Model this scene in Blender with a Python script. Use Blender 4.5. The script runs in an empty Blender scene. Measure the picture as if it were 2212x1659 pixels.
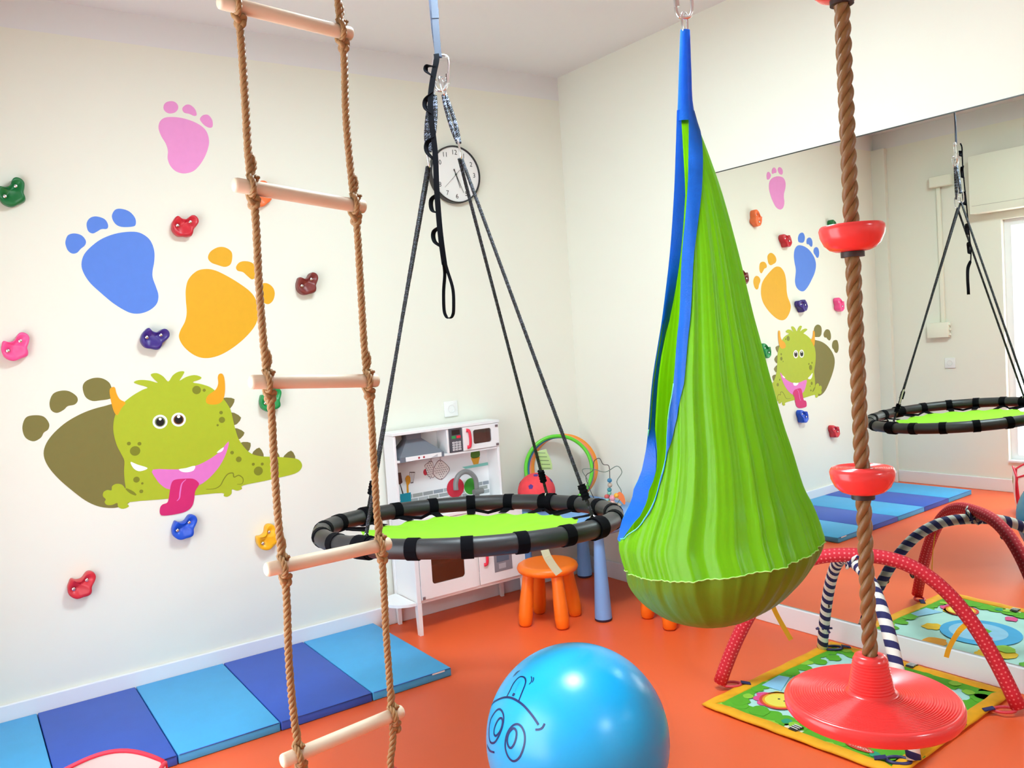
import bpy, bmesh, math, random
from mathutils import Vector, Matrix
from mathutils.geometry import tessellate_polygon

random.seed(7)
SC = bpy.context.scene
COL = SC.collection
R = math.radians

# ------------------------------------------------------------------ camera
YAW, PITCH, ROLL = R(34.1915), R(-3.1241), R(-3.7811)
CAM_POS = Vector((-3.1226, -3.912, 1.4342))
FWD = Vector((math.sin(YAW) * math.cos(PITCH), math.cos(YAW) * math.cos(PITCH), math.sin(PITCH)))
_r0 = Vector((math.cos(YAW), -math.sin(YAW), 0)); _u0 = _r0.cross(FWD)
CAM_R = _r0 * math.cos(ROLL) + _u0 * math.sin(ROLL)
CAM_U = -_r0 * math.sin(ROLL) + _u0 * math.cos(ROLL)
cam = bpy.data.cameras.new('camera'); cam_o = bpy.data.objects.new('camera', cam); COL.objects.link(cam_o)
cam.sensor_fit = 'HORIZONTAL'; cam.sensor_width = 36.0; cam.lens = 1799.2 / 2212 * 36
cam.clip_start = 0.02; cam.clip_end = 60
cam_o.matrix_world = Matrix(((CAM_R.x, CAM_U.x, -FWD.x, CAM_POS.x), (CAM_R.y, CAM_U.y, -FWD.y, CAM_POS.y),
                             (CAM_R.z, CAM_U.z, -FWD.z, CAM_POS.z), (0, 0, 0, 1)))
SC.camera = cam_o

# ------------------------------------------------------------------ daylight outside the window, exposure
world = bpy.data.worlds.new('overcast_sky'); SC.world = world; world.use_nodes = True
bg = world.node_tree.nodes['Background']
bg.inputs[0].default_value = (0.90, 0.95, 1.0, 1); bg.inputs[1].default_value = 5.5
LAMP_STRENGTH = 55.0
SC.view_settings.view_transform = 'Standard'; SC.view_settings.look = 'None'
SC.view_settings.gamma = 1.0; SC.view_settings.use_curve_mapping = False
SC.view_settings.exposure = 0.32
SC.cycles.max_bounces = 6; SC.cycles.diffuse_bounces = 3; SC.cycles.glossy_bounces = 3; SC.cycles.transmission_bounces = 3
SC.cycles.transparent_max_bounces = 8; SC.cycles.sample_clamp_indirect = 6.0
SC.cycles.caustics_reflective = False; SC.cycles.caustics_refractive = False

# ------------------------------------------------------------------ materials
def lin(c):
    c = c / 255.0
    return c / 12.92 if c <= 0.04045 else ((c + 0.055) / 1.055) ** 2.4
def rgb(t): return (lin(t[0]), lin(t[1]), lin(t[2]), 1)

def mat(name, col, rough=0.5, metal=0.0, spec=0.5, bump=0.0, scale=120.0, var=0.0, var_scale=8.0,
        translucent=0.0, emit=0.0, coat=0.0, stretch=None):
    m = bpy.data.materials.new(name); m.use_nodes = True
    nt = m.node_tree; n = nt.nodes; l = nt.links
    b = n['Principled BSDF']; out = n['Material Output']
    b.inputs['Base Color'].default_value = rgb(col)
    b.inputs['Roughness'].default_value = rough; b.inputs['Metallic'].default_value = metal
    b.inputs['Specular IOR Level'].default_value = spec
    if coat: b.inputs['Coat Weight'].default_value = coat; b.inputs['Coat Roughness'].default_value = 0.12
    if emit:
        b.inputs['Emission Color'].default_value = rgb(col); b.inputs['Emission Strength'].default_value = emit
    tc = None
    if bump or var:
        tc = n.new('ShaderNodeTexCoord')
    if var:
        no = n.new('ShaderNodeTexNoise'); no.inputs['Scale'].default_value = var_scale; no.inputs['Detail'].default_value = 2
        l.new(tc.outputs['Object'], no.inputs['Vector'])
        hs = n.new('ShaderNodeHueSaturation'); hs.inputs['Color'].default_value = rgb(col)
        mr = n.new('ShaderNodeMapRange'); mr.inputs['From Min'].default_value = 0.25; mr.inputs['From Max'].default_value = 0.75
        mr.inputs['To Min'].default_value = 1 - var; mr.inputs['To Max'].default_value = 1 + var
        l.new(no.outputs['Fac'], mr.inputs['Value']); l.new(mr.outputs['Result'], hs.inputs['Value'])
        l.new(hs.outputs['Color'], b.inputs['Base Color'])
    if bump:
        no2 = n.new('ShaderNodeTexNoise'); no2.inputs['Scale'].default_value = scale; no2.inputs['Detail'].default_value = 1
        if stretch:
            mpg = n.new('ShaderNodeMapping'); mpg.inputs['Scale'].default_value = stretch
            l.new(tc.outputs['Object'], mpg.inputs[0]); l.new(mpg.outputs[0], no2.inputs['Vector']); no2.inputs['Distortion'].default_value = 0.6
        else: l.new(tc.outputs['Object'], no2.inputs['Vector'])
        bp = n.new('ShaderNodeBump'); bp.inputs['Strength'].default_value = bump; bp.inputs['Distance'].default_value = 0.002
        l.new(no2.outputs['Fac'], bp.inputs['Height']); l.new(bp.outputs['Normal'], b.inputs['Normal'])
    if translucent:
        tr = n.new('ShaderNodeBsdfTranslucent'); tr.inputs['Color'].default_value = rgb(col)
        mx = n.new('ShaderNodeMixShader'); mx.inputs[0].default_value = translucent
        l.new(b.outputs[0], mx.inputs[1]); l.new(tr.outputs[0], mx.inputs[2]); l.new(mx.outputs[0], out.inputs['Surface'])
    return m

def thin_glass(name, tint=(1, 1, 1), refl=0.07):
    m = bpy.data.materials.new(name); m.use_nodes = True
    nt = m.node_tree; n = nt.nodes; l = nt.links; n.remove(n['Principled BSDF'])
    t = n.new('ShaderNodeBsdfTransparent'); t.inputs[0].default_value = (*tint, 1)
    g = n.new('ShaderNodeBsdfGlossy'); g.inputs['Roughness'].default_value = 0.02
    mx = n.new('ShaderNodeMixShader'); mx.inputs[0].default_value = refl
    l.new(t.outputs[0], mx.inputs[1]); l.new(g.outputs[0], mx.inputs[2]); l.new(mx.outputs[0], n['Material Output'].inputs['Surface'])
    return m

def uv_pattern(name, kind, ca, cb, k1, k2, rough=0.8):
    """woven stripes (along + round the tube) or polka dots driven by the tube's UV in metres"""
    m = mat(name, ca, rough); nt = m.node_tree; n = nt.nodes; l = nt.links; b = n['Principled BSDF']
    uv = n.new('ShaderNodeUVMap'); mp = n.new('ShaderNodeMapping'); mp.inputs['Scale'].default_value = (k1, k2, 1)
    l.new(uv.outputs[0], mp.inputs[0])
    ramp = n.new('ShaderNodeValToRGB'); ramp.color_ramp.interpolation = 'CONSTANT'
    if kind == 'stripe':
        sx = n.new('ShaderNodeSeparateXYZ'); l.new(mp.outputs[0], sx.inputs[0])
        ad = n.new('ShaderNodeMath'); ad.operation = 'ADD'; l.new(sx.outputs[0], ad.inputs[0]); l.new(sx.outputs[1], ad.inputs[1])
        fr = n.new('ShaderNodeMath'); fr.operation = 'FRACT'; l.new(ad.outputs[0], fr.inputs[0])
        l.new(fr.outputs[0], ramp.inputs[0]); pos = 0.5
    elif kind == 'dots':
        vo = n.new('ShaderNodeTexVoronoi'); vo.inputs['Scale'].default_value = 1.0; vo.inputs['Randomness'].default_value = 0.15
        vo.voronoi_dimensions = '2D'; l.new(mp.outputs[0], vo.inputs['Vector']); l.new(vo.outputs['Distance'], ramp.inputs[0]); pos = 0.2
    elif kind == 'fleck':
        vo = n.new('ShaderNodeTexVoronoi'); vo.inputs['Scale'].default_value = 1.0; vo.voronoi_dimensions = '2D'
        l.new(mp.outputs[0], vo.inputs['Vector']); sx = n.new('ShaderNodeSeparateColor'); l.new(vo.outputs['Color'], sx.inputs[0])
        l.new(sx.outputs[0], ramp.inputs[0]); pos = 0.28
    e = ramp.color_ramp.elements; e[0].color = rgb(cb); e[1].color = rgb(ca); e[1].position = pos
    l.new(ramp.outputs[0], b.inputs['Base Color'])
    return m

# ------------------------------------------------------------------ geometry helpers: every shape is (verts, faces[, uvs])
def V(*a): return Vector(a)

def merge(*shapes):
    vs, fs, us = [], [], []
    for s in shapes:
        o = len(vs); vs += [Vector(v) for v in s[0]]; fs += [tuple(i + o for i in f) for f in s[1]]
        us += list(s[2]) if len(s) > 2 else [None] * len(s[1])
    return vs, fs, us

def xf(s, m):
    return ([m @ Vector(v) for v in s[0]],) + tuple(s[1:])
def move(s, d): return xf(s, Matrix.Translation(Vector(d)))

def box(x0, x1, y0, y1, z0, z1, bev=0.0, seg=2):
    bm = bmesh.new(); bmesh.ops.create_cube(bm, size=1)
    for v in bm.verts:
        v.co = Vector(((x0 + x1) / 2 + v.co.x * (x1 - x0), (y0 + y1) / 2 + v.co.y * (y1 - y0), (z0 + z1) / 2 + v.co.z * (z1 - z0)))
    if bev: bmesh.ops.bevel(bm, geom=list(bm.edges), offset=bev, segments=seg, affect='EDGES', profile=0.5)
    bm.verts.index_update()
    r = ([v.co.copy() for v in bm.verts], [tuple(v.index for v in f.verts) for f in bm.faces]); bm.free(); return r

def frames(path, closed=False):
    n = len(path); T = []
    for i in range(n):
        a = path[(i - 1) % n] if closed else path[max(i - 1, 0)]
        b = path[(i + 1) % n] if closed else path[min(i + 1, n - 1)]
        t = (b - a); T.append(t.normalized() if t.length > 1e-9 else Vector((0, 0, 1)))
    up = Vector((0, 0, 1)) if abs(T[0].z) < 0.9 else Vector((1, 0, 0))
    N = [(up - T[0] * up.dot(T[0])).normalized()]
    for i in range(1, n):
        p = N[-1] - T[i] * N[-1].dot(T[i]); N.append(p.normalized())
    return T, N, [T[i].cross(N[i]) for i in range(n)]

def tube(path, r, n=10, closed=False, cap=True):
    path = [Vector(p) for p in path]; T, N, B = frames(path, closed); m = len(path)
    rad = r if isinstance(r, (list, tuple)) else [r] * m
    vs, fs, us = [], [], []; L = [0.0]
    for i in range(1, m): L.append(L[-1] + (path[i] - path[i - 1]).length)
    L.append(L[-1] + (path[0] - path[-1]).length)
    for i in range(m):
        for j in range(n):
            a = 2 * math.pi * j / n; vs.append(path[i] + (N[i] * math.cos(a) + B[i] * math.sin(a)) * rad[i])
    for i in range(m if closed else m - 1):
        i2 = (i + 1) % m
        for j in range(n):
            j2 = (j + 1) % n
            fs.append((i * n + j, i * n + j2, i2 * n + j2, i2 * n + j))
            us.append(((L[i], j / n), (L[i], (j + 1) / n), (L[i + 1], (j + 1) / n), (L[i + 1], j / n)))
    if cap and not closed:
        fs.append(tuple(range(n - 1, -1, -1))); us.append(None)
        fs.append(tuple(range((m - 1) * n, m * n))); us.append(None)
    return vs, fs, us

def smooth_path(pts, k=6, closed=False):
    pts = [Vector(p) for p in pts]; n = len(pts); out = []
    for i in range(n if closed else n - 1):
        if closed: p0, p1, p2, p3 = pts[(i - 1) % n], pts[i], pts[(i + 1) % n], pts[(i + 2) % n]
        else: p0, p1, p2, p3 = pts[max(i - 1, 0)], pts[i], pts[i + 1], pts[min(i + 2, n - 1)]
        for s in range(k):
            t = s / k
            out.append(0.5 * ((2 * p1) + (p2 - p0) * t + (2 * p0 - 5 * p1 + 4 * p2 - p3) * t * t + (3 * p1 - p0 - 3 * p2 + p3) * t ** 3))
    if not closed: out.append(pts[-1])
    return out

def resample(path, step):
    path = [Vector(p) for p in path]; L = [0.0]
    for i in range(1, len(path)): L.append(L[-1] + (path[i] - path[i - 1]).length)
    n = max(2, int(L[-1] / step) + 1); out = []; k = 0
    for i in range(n):
        d = L[-1] * i / (n - 1)
        while k < len(L) - 2 and L[k + 1] < d: k += 1
        t = (d - L[k]) / max(L[k + 1] - L[k], 1e-9); out.append(path[k].lerp(path[k + 1], min(max(t, 0), 1)))
    return out

def rope(path, rad, pitch, strands=3, n=6, per=10):
    path = resample(path, pitch / per); T, N, B = frames(path); sh = []
    for s in range(strands):
        ph = 2 * math.pi * s / strands
        c = [path[i] + (N[i] * math.cos(ph + 2 * math.pi * i / per) + B[i] * math.sin(ph + 2 * math.pi * i / per)) * rad * 0.5 for i in range(len(path))]
        sh.append(tube(c, rad * (0.54 if strands == 3 else 0.52), n))
    return merge(*sh)

def lathe(prof, n=32, axis_pt=(0, 0, 0)):
    vs, fs = [], []; m = len(prof); A = Vector(axis_pt)
    for r, z in prof:
        for j in range(n):
            a = 2 * math.pi * j / n; vs.append(A + Vector((max(r, 1e-5) * math.cos(a), max(r, 1e-5) * math.sin(a), z)))
    for i in range(m - 1):
        for j in range(n):
            j2 = (j + 1) % n; fs.append((i * n + j, i * n + j2, (i + 1) * n + j2, (i + 1) * n + j))
    return vs, fs

def sphere(c, r, seg=24, rings=14, sc=(1, 1, 1)):
    pr = [(r * math.sin(math.pi * i / rings), -r * math.cos(math.pi * i / rings)) for i in range(rings + 1)]
    s = lathe(pr, seg); return ([Vector((v.x * sc[0], v.y * sc[1], v.z * sc[2])) + Vector(c) for v in s[0]], s[1])

def torus(c, Rr, r, nrm=(0, 0, 1), n=64, m=12):
    q = Vector((0, 0, 1)).rotation_difference(Vector(nrm).normalized())
    p = [Vector(c) + q @ Vector((Rr * math.cos(2 * math.pi * i / n), Rr * math.sin(2 * math.pi * i / n), 0)) for i in range(n)]
    return tube(p, r, m, closed=True)

def smooth2(pts, k=4):
    return [(p.x, p.y) for p in smooth_path([(a, b, 0) for a, b in pts], k, True)]

def prism(poly, d0, d1, put):
    """closed 2-D outline -> slab between d0 and d1; put(a, b, d) gives the 3-D point"""
    n = len(poly)
    vs = [put(a, b, d0) for a, b in poly] + [put(a, b, d1) for a, b in poly]
    tri = tessellate_polygon([[Vector((a, b, 0)) for a, b in poly]])
    fs = [tuple(t) for t in tri] + [tuple(i + n for i in t[::-1]) for t in tri]
    fs += [(i, (i + 1) % n, n + (i + 1) % n, n + i) for i in range(n)]
    return vs, fs

def ribbon(path, wdir, w, t=0.0012):
    path = [Vector(p) for p in path]; T, N, B = frames(path); sh = [[], []]
    vs, fs = [], []
    for i, p in enumerate(path):
        wd = wdir[i] if isinstance(wdir, list) else Vector(wdir)
        wd = (wd - T[i] * wd.dot(T[i])).normalized(); nn = T[i].cross(wd)
        ww = w[i] if isinstance(w, (list, tuple)) else w
        for a, b in ((-1, -1), (1, -1), (1, 1), (-1, 1)): vs.append(p + wd * a * ww / 2 + nn * b * t / 2)
    for i in range(len(path) - 1):
        for j in range(4):
            j2 = (j + 1) % 4; fs.append((i * 4 + j, i * 4 + j2, i * 4 + 4 + j2, i * 4 + 4 + j))
    m = len(path) * 4 - 4; fs += [(3, 2, 1, 0), (m, m + 1, m + 2, m + 3)]
    return vs, fs

def text_shape(s, size, put, depth=0.0004, sx=1.0):
    cu = bpy.data.curves.new('lettering', 'FONT'); cu.body = s; cu.size = size; cu.align_x = 'CENTER'; cu.align_y = 'CENTER'; cu.resolution_u = 3
    o = bpy.data.objects.new('lettering', cu); COL.objects.link(o)
    dg = bpy.context.evaluated_depsgraph_get(); dg.update()
    me = bpy.data.meshes.new_from_object(o.evaluated_get(dg))
    vs = [put(v.co.x * sx, v.co.y, 0) for v in me.vertices]; fs = [tuple(p.vertices) for p in me.polygons]
    bpy.data.objects.remove(o); bpy.data.curves.remove(cu); bpy.data.meshes.remove(me)
    return vs, fs

# ------------------------------------------------------------------ objects
ORG = {}
def tag(o, label=None, cat=None, group=None, kind=None):
    for k, v in (('label', label), ('category', cat), ('group', group), ('kind', kind)):
        if v: o[k] = v
    return o
def empty(name, loc, label, cat, group=None):
    o = bpy.data.objects.new(name, None); o.empty_display_size = 0.05; COL.objects.link(o)
    o.location = loc; ORG[o] = Vector(loc); return tag(o, label, cat, group)
def add(name, shape, m, parent=None, smooth=True, org=(0, 0, 0), ang=None, label=None):
    """shape in world coordinates; the object's origin is org, or its parent's origin"""
    O = ORG[parent] if parent is not None else Vector(org)
    me = bpy.data.meshes.new(name)
    me.from_pydata([tuple(Vector(v) - O) for v in shape[0]], [], [tuple(f) for f in shape[1]])
    bm = bmesh.new(); bm.from_mesh(me); bmesh.ops.recalc_face_normals(bm, faces=bm.faces); 
    flips = None
    bm.to_mesh(me); bm.free()
    if len(shape) > 2 and any(shape[2]):
        uvl = me.uv_layers.new(name='UVMap'); vid = {}
        for fi, p in enumerate(me.polygons):
            u = shape[2][fi]
            if u is None: continue
            ref = {vi: u[k] for k, vi in enumerate(shape[1][fi])}
            for li in p.loop_indices: uvl.data[li].uv = ref[me.loops[li].vertex_index]
    if smooth: me.shade_smooth()
    if ang is not None: me.set_sharp_from_angle(angle=R(ang))
    me.materials.append(m)
    o = bpy.data.objects.new(name, me); COL.objects.link(o)
    if parent is not None: o.parent = parent; ORG[o] = O
    else: o.location = O; ORG[o] = O
    if label: o['label'] = label
    return o
def copy_tree(o, parent=None):
    c = o.copy(); COL.objects.link(c); c.parent = parent
    for ch in list(o.children): copy_tree(ch, c)
    return c
def struct(name, shape, m, smooth=False, parent=None):
    o = add(name, shape, m, parent, smooth)
    if parent is None: o['kind'] = 'structure'
    return o

# ------------------------------------------------------------------ measured outlines (mm on the wall, metres elsewhere)
FOOT_PINK = [[(-2193,2512),(-2151,2512),(-2105,2502),(-2067,2484),(-2045,2459),(-2038,2423),(-2044,2390),(-2062,2348),(-2090,2306),(-2120,2278),(-2160,2266),(-2194,2274),(-2216,2298),(-2224,2329),(-2220,2361),(-2226,2392),(-2242,2423),(-2251,2457),(-2244,2486),(-2224,2505)],[(-2160,2558),(-2164,2546),(-2174,2535),(-2187,2529),(-2201,2527),(-2213,2531),(-2221,2540),(-2223,2551),(-2219,2564),(-2210,2574),(-2197,2580),(-2182,2582),(-2170,2578),(-2162,2569)],[(-2143,2555),(-2126,2572),(-2107,2573),(-2088,2556),(-2083,2532),(-2095,2526),(-2114,2533),(-2137,2537)],[(-2070,2516),(-2055,2533),(-2032,2536),(-2016,2514),(-2017,2486),(-2031,2479),(-2051,2487),(-2065,2502)]]
FOOT_BLUE = [[(-2389,2003),(-2353,1992),(-2326,1965),(-2314,1921),(-2318,1874),(-2328,1834),(-2330,1803),(-2320,1763),(-2313,1727),(-2322,1691),(-2351,1664),(-2389,1650),(-2426,1651),(-2460,1668),(-2501,1700),(-2540,1740),(-2578,1783),(-2600,1825),(-2606,1863),(-2592,1905),(-2557,1943),(-2513,1974),(-2454,1996)],[(-2657,1961),(-2646,1984),(-2622,1992),(-2595,1984),(-2581,1962),(-2586,1943),(-2603,1928),(-2618,1912),(-2636,1908),(-2651,1920),(-2658,1942)],[(-2572,2034),(-2558,2057),(-2533,2065),(-2502,2055),(-2490,2032),(-2495,2014),(-2517,2012),(-2535,2001),(-2553,1993),(-2569,2004)],[(-2472,2067),(-2457,2095),(-2431,2100),(-2400,2089),(-2380,2062),(-2380,2035),(-2394,2025),(-2438,2023),(-2462,2037)]]
FOOT_YELLOW = [[(-2097,1840),(-2057,1832),(-2010,1808),(-1955,1772),(-1908,1733),(-1885,1695),(-1877,1643),(-1885,1601),(-1909,1560),(-1960,1511),(-2022,1469),(-2081,1443),(-2138,1437),(-2184,1454),(-2224,1493),(-2242,1535),(-2234,1567),(-2211,1606),(-2200,1647),(-2199,1704),(-2195,1752),(-2179,1796),(-2141,1831)],[(-2087,1890),(-2074,1918),(-2040,1938),(-2007,1938),(-1980,1919),(-1978,1890),(-1989,1860),(-2015,1849),(-2047,1858),(-2074,1869)],[(-1964,1848),(-1947,1869),(-1917,1875),(-1884,1864),(-1872,1830),(-1877,1801),(-1895,1790),(-1914,1805),(-1934,1824),(-1958,1831)],[(-1877,1745),(-1858,1766),(-1827,1771),(-1800,1752),(-1792,1722),(-1804,1688),(-1827,1672),(-1848,1681),(-1859,1707),(-1874,1728)]]
FOOT_OLIVE = [[(-2525,1265),(-2571,1261),(-2624,1250),(-2676,1231),(-2728,1202),(-2775,1161),(-2803,1120),(-2811,1079),(-2798,1032),(-2766,978),(-2721,922),(-2675,872),(-2632,841),(-2588,825),(-2549,822),(-2508,834),(-2485,874),(-2487,999),(-2489,1145),(-2509,1220)],[(-2876,1211),(-2861,1244),(-2831,1250),(-2798,1241),(-2781,1211),(-2786,1187),(-2803,1175),(-2815,1156),(-2840,1144),(-2863,1155),(-2875,1177)],[(-2772,1297),(-2757,1330),(-2729,1341),(-2698,1337),(-2672,1315),(-2668,1294),(-2681,1279),(-2707,1275),(-2723,1261),(-2749,1251),(-2769,1265)],[(-2645,1348),(-2632,1372),(-2600,1384),(-2568,1380),(-2543,1361),(-2534,1335),(-2528,1302),(-2546,1290),(-2582,1287),(-2614,1288),(-2638,1308)]]
MON_BODY = [(-2443,1349),(-2434,1359),(-2410,1360),(-2379,1354),(-2348,1342),(-2362,1360),(-2374,1381),(-2349,1385),(-2323,1368),(-2304,1344),(-2284,1369),(-2258,1384),(-2233,1383),(-2242,1365),(-2256,1344),(-2228,1358),(-2191,1364),(-2163,1353),(-2167,1343),(-2201,1332),(-2165,1321),(-2126,1303),(-2095,1273),(-2068,1239),(-2045,1194),(-2037,1147),(-2030,1099),(-2018,1051),(-1995,1009),(-1966,977),(-1920,958),(-1857,947),(-1792,934),(-1744,919),(-1727,892),(-1735,869),(-1766,853),(-1833,846),(-1914,840),(-2017,834),(-2022,819),(-2046,814),(-2068,824),(-2072,804),(-2090,793),(-2108,799),(-2114,814),(-2222,822),(-2351,826),(-2504,837),(-2509,819),(-2533,812),(-2552,823),(-2554,841),(-2574,836),(-2594,839),(-2603,853),(-2597,864),(-2607,879),(-2603,896),(-2588,903),(-2572,899),(-2568,916),(-2550,924),(-2528,916),(-2516,897),(-2517,930),(-2516,974),(-2511,1017),(-2520,1047),(-2534,1085),(-2542,1130),(-2542,1173),(-2529,1222),(-2499,1263),(-2456,1295),(-2413,1317),(-2392,1326)]
MON_SPIKE = [[(-2074,1249),(-2022,1239),(-2045,1198),(-2062,1219)],[(-2042,1179),(-1999,1150),(-2032,1119)],[(-2035,1105),(-1989,1079),(-2022,1050)],[(-2012,1033),(-1965,1027),(-1982,987)],[(-1962,974),(-1926,1000),(-1909,954)],[(-1881,947),(-1854,981),(-1833,939)],[(-1817,936),(-1775,966),(-1758,923)]]
MON_HORN = [[(-2544,1323),(-2535,1338),(-2522,1337),(-2518,1312),(-2507,1285),(-2486,1267),(-2504,1245),(-2522,1218),(-2534,1234),(-2541,1274)],[(-2082,1360),(-2067,1359),(-2060,1335),(-2061,1289),(-2071,1247),(-2091,1226),(-2122,1223),(-2147,1232),(-2149,1251),(-2137,1269),(-2105,1289),(-2090,1315),(-2089,1345)]]
MON_MOUTH = [(-2400,964),(-2298,950),(-2225,954),(-2165,973),(-2110,1004),(-2065,1047),(-2080,996),(-2115,939),(-2164,892),(-2214,865),(-2276,863),(-2340,867),(-2370,889),(-2391,922)]
MON_TOOTH = [[(-2487,1010),(-2461,995),(-2422,975),(-2436,966),(-2460,966),(-2479,983)],[(-2292,950),(-2262,951),(-2223,956),(-2230,936),(-2256,931),(-2281,937)],[(-2123,1003),(-2091,1023),(-2094,1010),(-2106,1002)]]
MON_TONGUE = [(-2331,887),(-2316,905),(-2280,905),(-2237,899),(-2215,880),(-2214,865),(-2231,841),(-2239,804),(-2251,775),(-2278,757),(-2321,752),(-2371,754),(-2387,765),(-2385,791),(-2374,804),(-2352,811),(-2342,843)]
MON_EYE = [[(-2353,1170,31),(-2353,1170,22),(-2353,1169,17),(-2352,1182,6)],[(-2275,1171,31),(-2275,1171,22),(-2275,1171,17),(-2274,1185,7)]]
MON_SPOT = [(-2187,1296,19),(-2154,1292,7),(-2088,1183,8),(-2087,1149,14),(-2108,1127,5),(-2487,1090,8),(-2445,1084,8),(-2465,1055,21),(-2054,993,8),(-2026,958,13),(-1961,926,7),(-1919,921,7),(-1940,891,21),(-1852,911,12),(-2470,930,13),(-2448,910,5),(-2455,876,8)]
MON_LINE = [[(-2266,900),(-2285,884),(-2295,851),(-2301,822),(-2313,810)],[(-2515,897),(-2501,884),(-2488,873),(-2477,863)],[(-2183,842),(-2146,839),(-2119,850),(-2102,875),(-2081,897),(-2058,898),(-2054,879),(-2032,884),(-2014,866),(-2020,843),(-2043,844)]]
HOLD_OUT = [(-0.215,0.663),(-0.152,0.569),(-0.073,0.436),(0.062,0.336),(0.224,0.273),(0.397,0.286),(0.599,0.376),(0.79,0.432),(0.968,0.388),(1.097,0.237),(1.148,0.04),(1.102,-0.165),(0.98,-0.308),(0.756,-0.468),(0.598,-0.559),(0.47,-0.67),(0.379,-0.833),(0.258,-0.976),(0.104,-1.041),(-0.117,-0.994),(-0.34,-0.889),(-0.535,-0.83),(-0.71,-0.743),(-0.835,-0.592),(-0.919,-0.385),(-0.946,-0.162),(-0.882,0.043),(-0.775,0.247),(-0.642,0.406),(-0.469,0.54),(-0.333,0.644)]
HOLDS = {'dark_green':(-2.8409,2.1512,0.0572,46.1),'red_up':(-2.187,2.0377,0.058,17.3),'orange':(-1.8373,2.1847,0.0652,57.5),'brown':(-1.6431,1.768,0.0582,31.9),'purple':(-2.3533,1.5466,0.0612,6.6),'pink':(-2.88,1.5357,0.0605,38.8),'green':(-1.8674,1.2251,0.057,38.0),'blue':(-2.3012,0.6973,0.0605,27.5),'yellow':(-1.9394,0.5771,0.0611,54.8),'red_low':(-2.7271,0.5299,0.057,27.6)}
BALL_LINES = [('mouth',0,[(-698,615,367),(-740,491,459),(-760,367,536),(-762,262,592),(-760,168,628),(-759,76,647),(-760,-27,650),(-760,-115,640),(-762,-202,616),(-763,-285,581),(-763,-344,547),(-763,-378,525)]),('tick',0,[(-697,615,368),(-715,611,340),(-758,551,348)]),('tongue',0,[(-753,189,630),(-707,194,681),(-654,207,727),(-607,202,769),(-579,170,798),(-577,103,810),(-597,47,801),(-632,13,775),(-677,-8,736),(-723,-24,690),(-753,-35,657)]),('dimple',0,[(-796,-367,481),(-773,-404,490),(-749,-425,509),(-722,-429,542)]),('eye',1,[(-837,207,507),(-858,124,499),(-885,76,458),(-919,63,389),(-948,87,305),(-964,142,224),(-960,212,181),(-942,289,169),(-916,342,208),(-890,372,262),(-860,382,337),(-846,336,415),(-835,279,475)]),('pupil',1,[(-881,135,453),(-890,95,447),(-910,75,408),(-932,83,353),(-945,115,307),(-948,154,277),(-940,196,279),(-924,216,316),(-907,206,367),(-889,179,420)]),('eye',1,[(-865,-143,481),(-857,-191,479),(-859,-240,453),(-870,-278,407),(-891,-295,344),(-919,-288,269),(-943,-262,204),(-964,-215,158),(-976,-161,147),(-979,-103,174),(-972,-59,225),(-956,-40,290),(-934,-41,354),(-910,-61,411),(-884,-96,457)]),('pupil',1,[(-895,-109,433),(-890,-146,432),(-897,-170,408),(-915,-180,360),(-936,-171,307),(-954,-143,263),(-960,-106,261),(-953,-72,294),(-937,-61,343),(-918,-71,391)]),('dimple',0,[(-914,399,78),(-939,336,70),(-964,255,79),(-983,145,115)]),('motion_line',0,[(-582,310,752),(-541,319,778),(-513,310,800)]),('motion_line',0,[(-567,294,770),(-533,294,794),(-512,275,814)]),('motion_line',0,[(-545,16,838),(-565,-21,825),(-591,-39,806),(-614,-36,789)]),('motion_line',0,[(-544,-21,839),(-559,-46,828),(-588,-57,807)]),('print_mark',0,[(-744,90,662),(-722,90,686)]),('print_text',0,[(-709,97,699),(-679,108,726),(-652,116,749),(-621,123,774)])]
HAM_AXIS = (-1.4406,-2.3301,1.4405)
HAM_E1 = (0.6851,-0.7285,0.0)
HAM_E2 = (0.7285,0.6851,0.0)
HAM_ROWS = [(0.0062,2.2185,0.0277,2.2155,0.0146),(-0.0028,2.1173,0.0259,2.1135,0.0139),(-0.0123,2.0092,0.0273,2.0044,0.0142),(-0.023,1.9005,0.0599,1.8913,0.0096),(-0.0352,1.7887,0.0922,1.7759,0.0012),(-0.0572,1.6334,0.126,1.6176,-0.0217),(-0.088,1.478,0.1552,1.4607,-0.0387),(-0.1044,1.4072,0.1708,1.3895,-0.0499),(-0.1308,1.2932,0.195,1.2757,-0.066),(-0.1488,1.1763,0.2194,1.1668,-0.0861),(-0.1623,1.0944,0.2387,1.0978,-0.0968),(-0.1926,0.989,0.2635,0.9976,-0.1316),(-0.2234,0.9231,0.2837,0.951,-0.1708),(-0.2505,0.8579,0.2992,0.9059,-0.244),(-0.2476,0.8183,0.3062,0.8783,None),(-0.238,0.7839,0.3108,0.8496,None),(-0.2276,0.739,0.2951,0.8097,None),(-0.1893,0.6876,0.2525,0.7496,None),(-0.1329,0.6444,0.1953,0.6926,None),(-0.0658,0.6213,0.1208,0.6462,None)]
HAM_POLE = (0.0216,0.6222)
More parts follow.
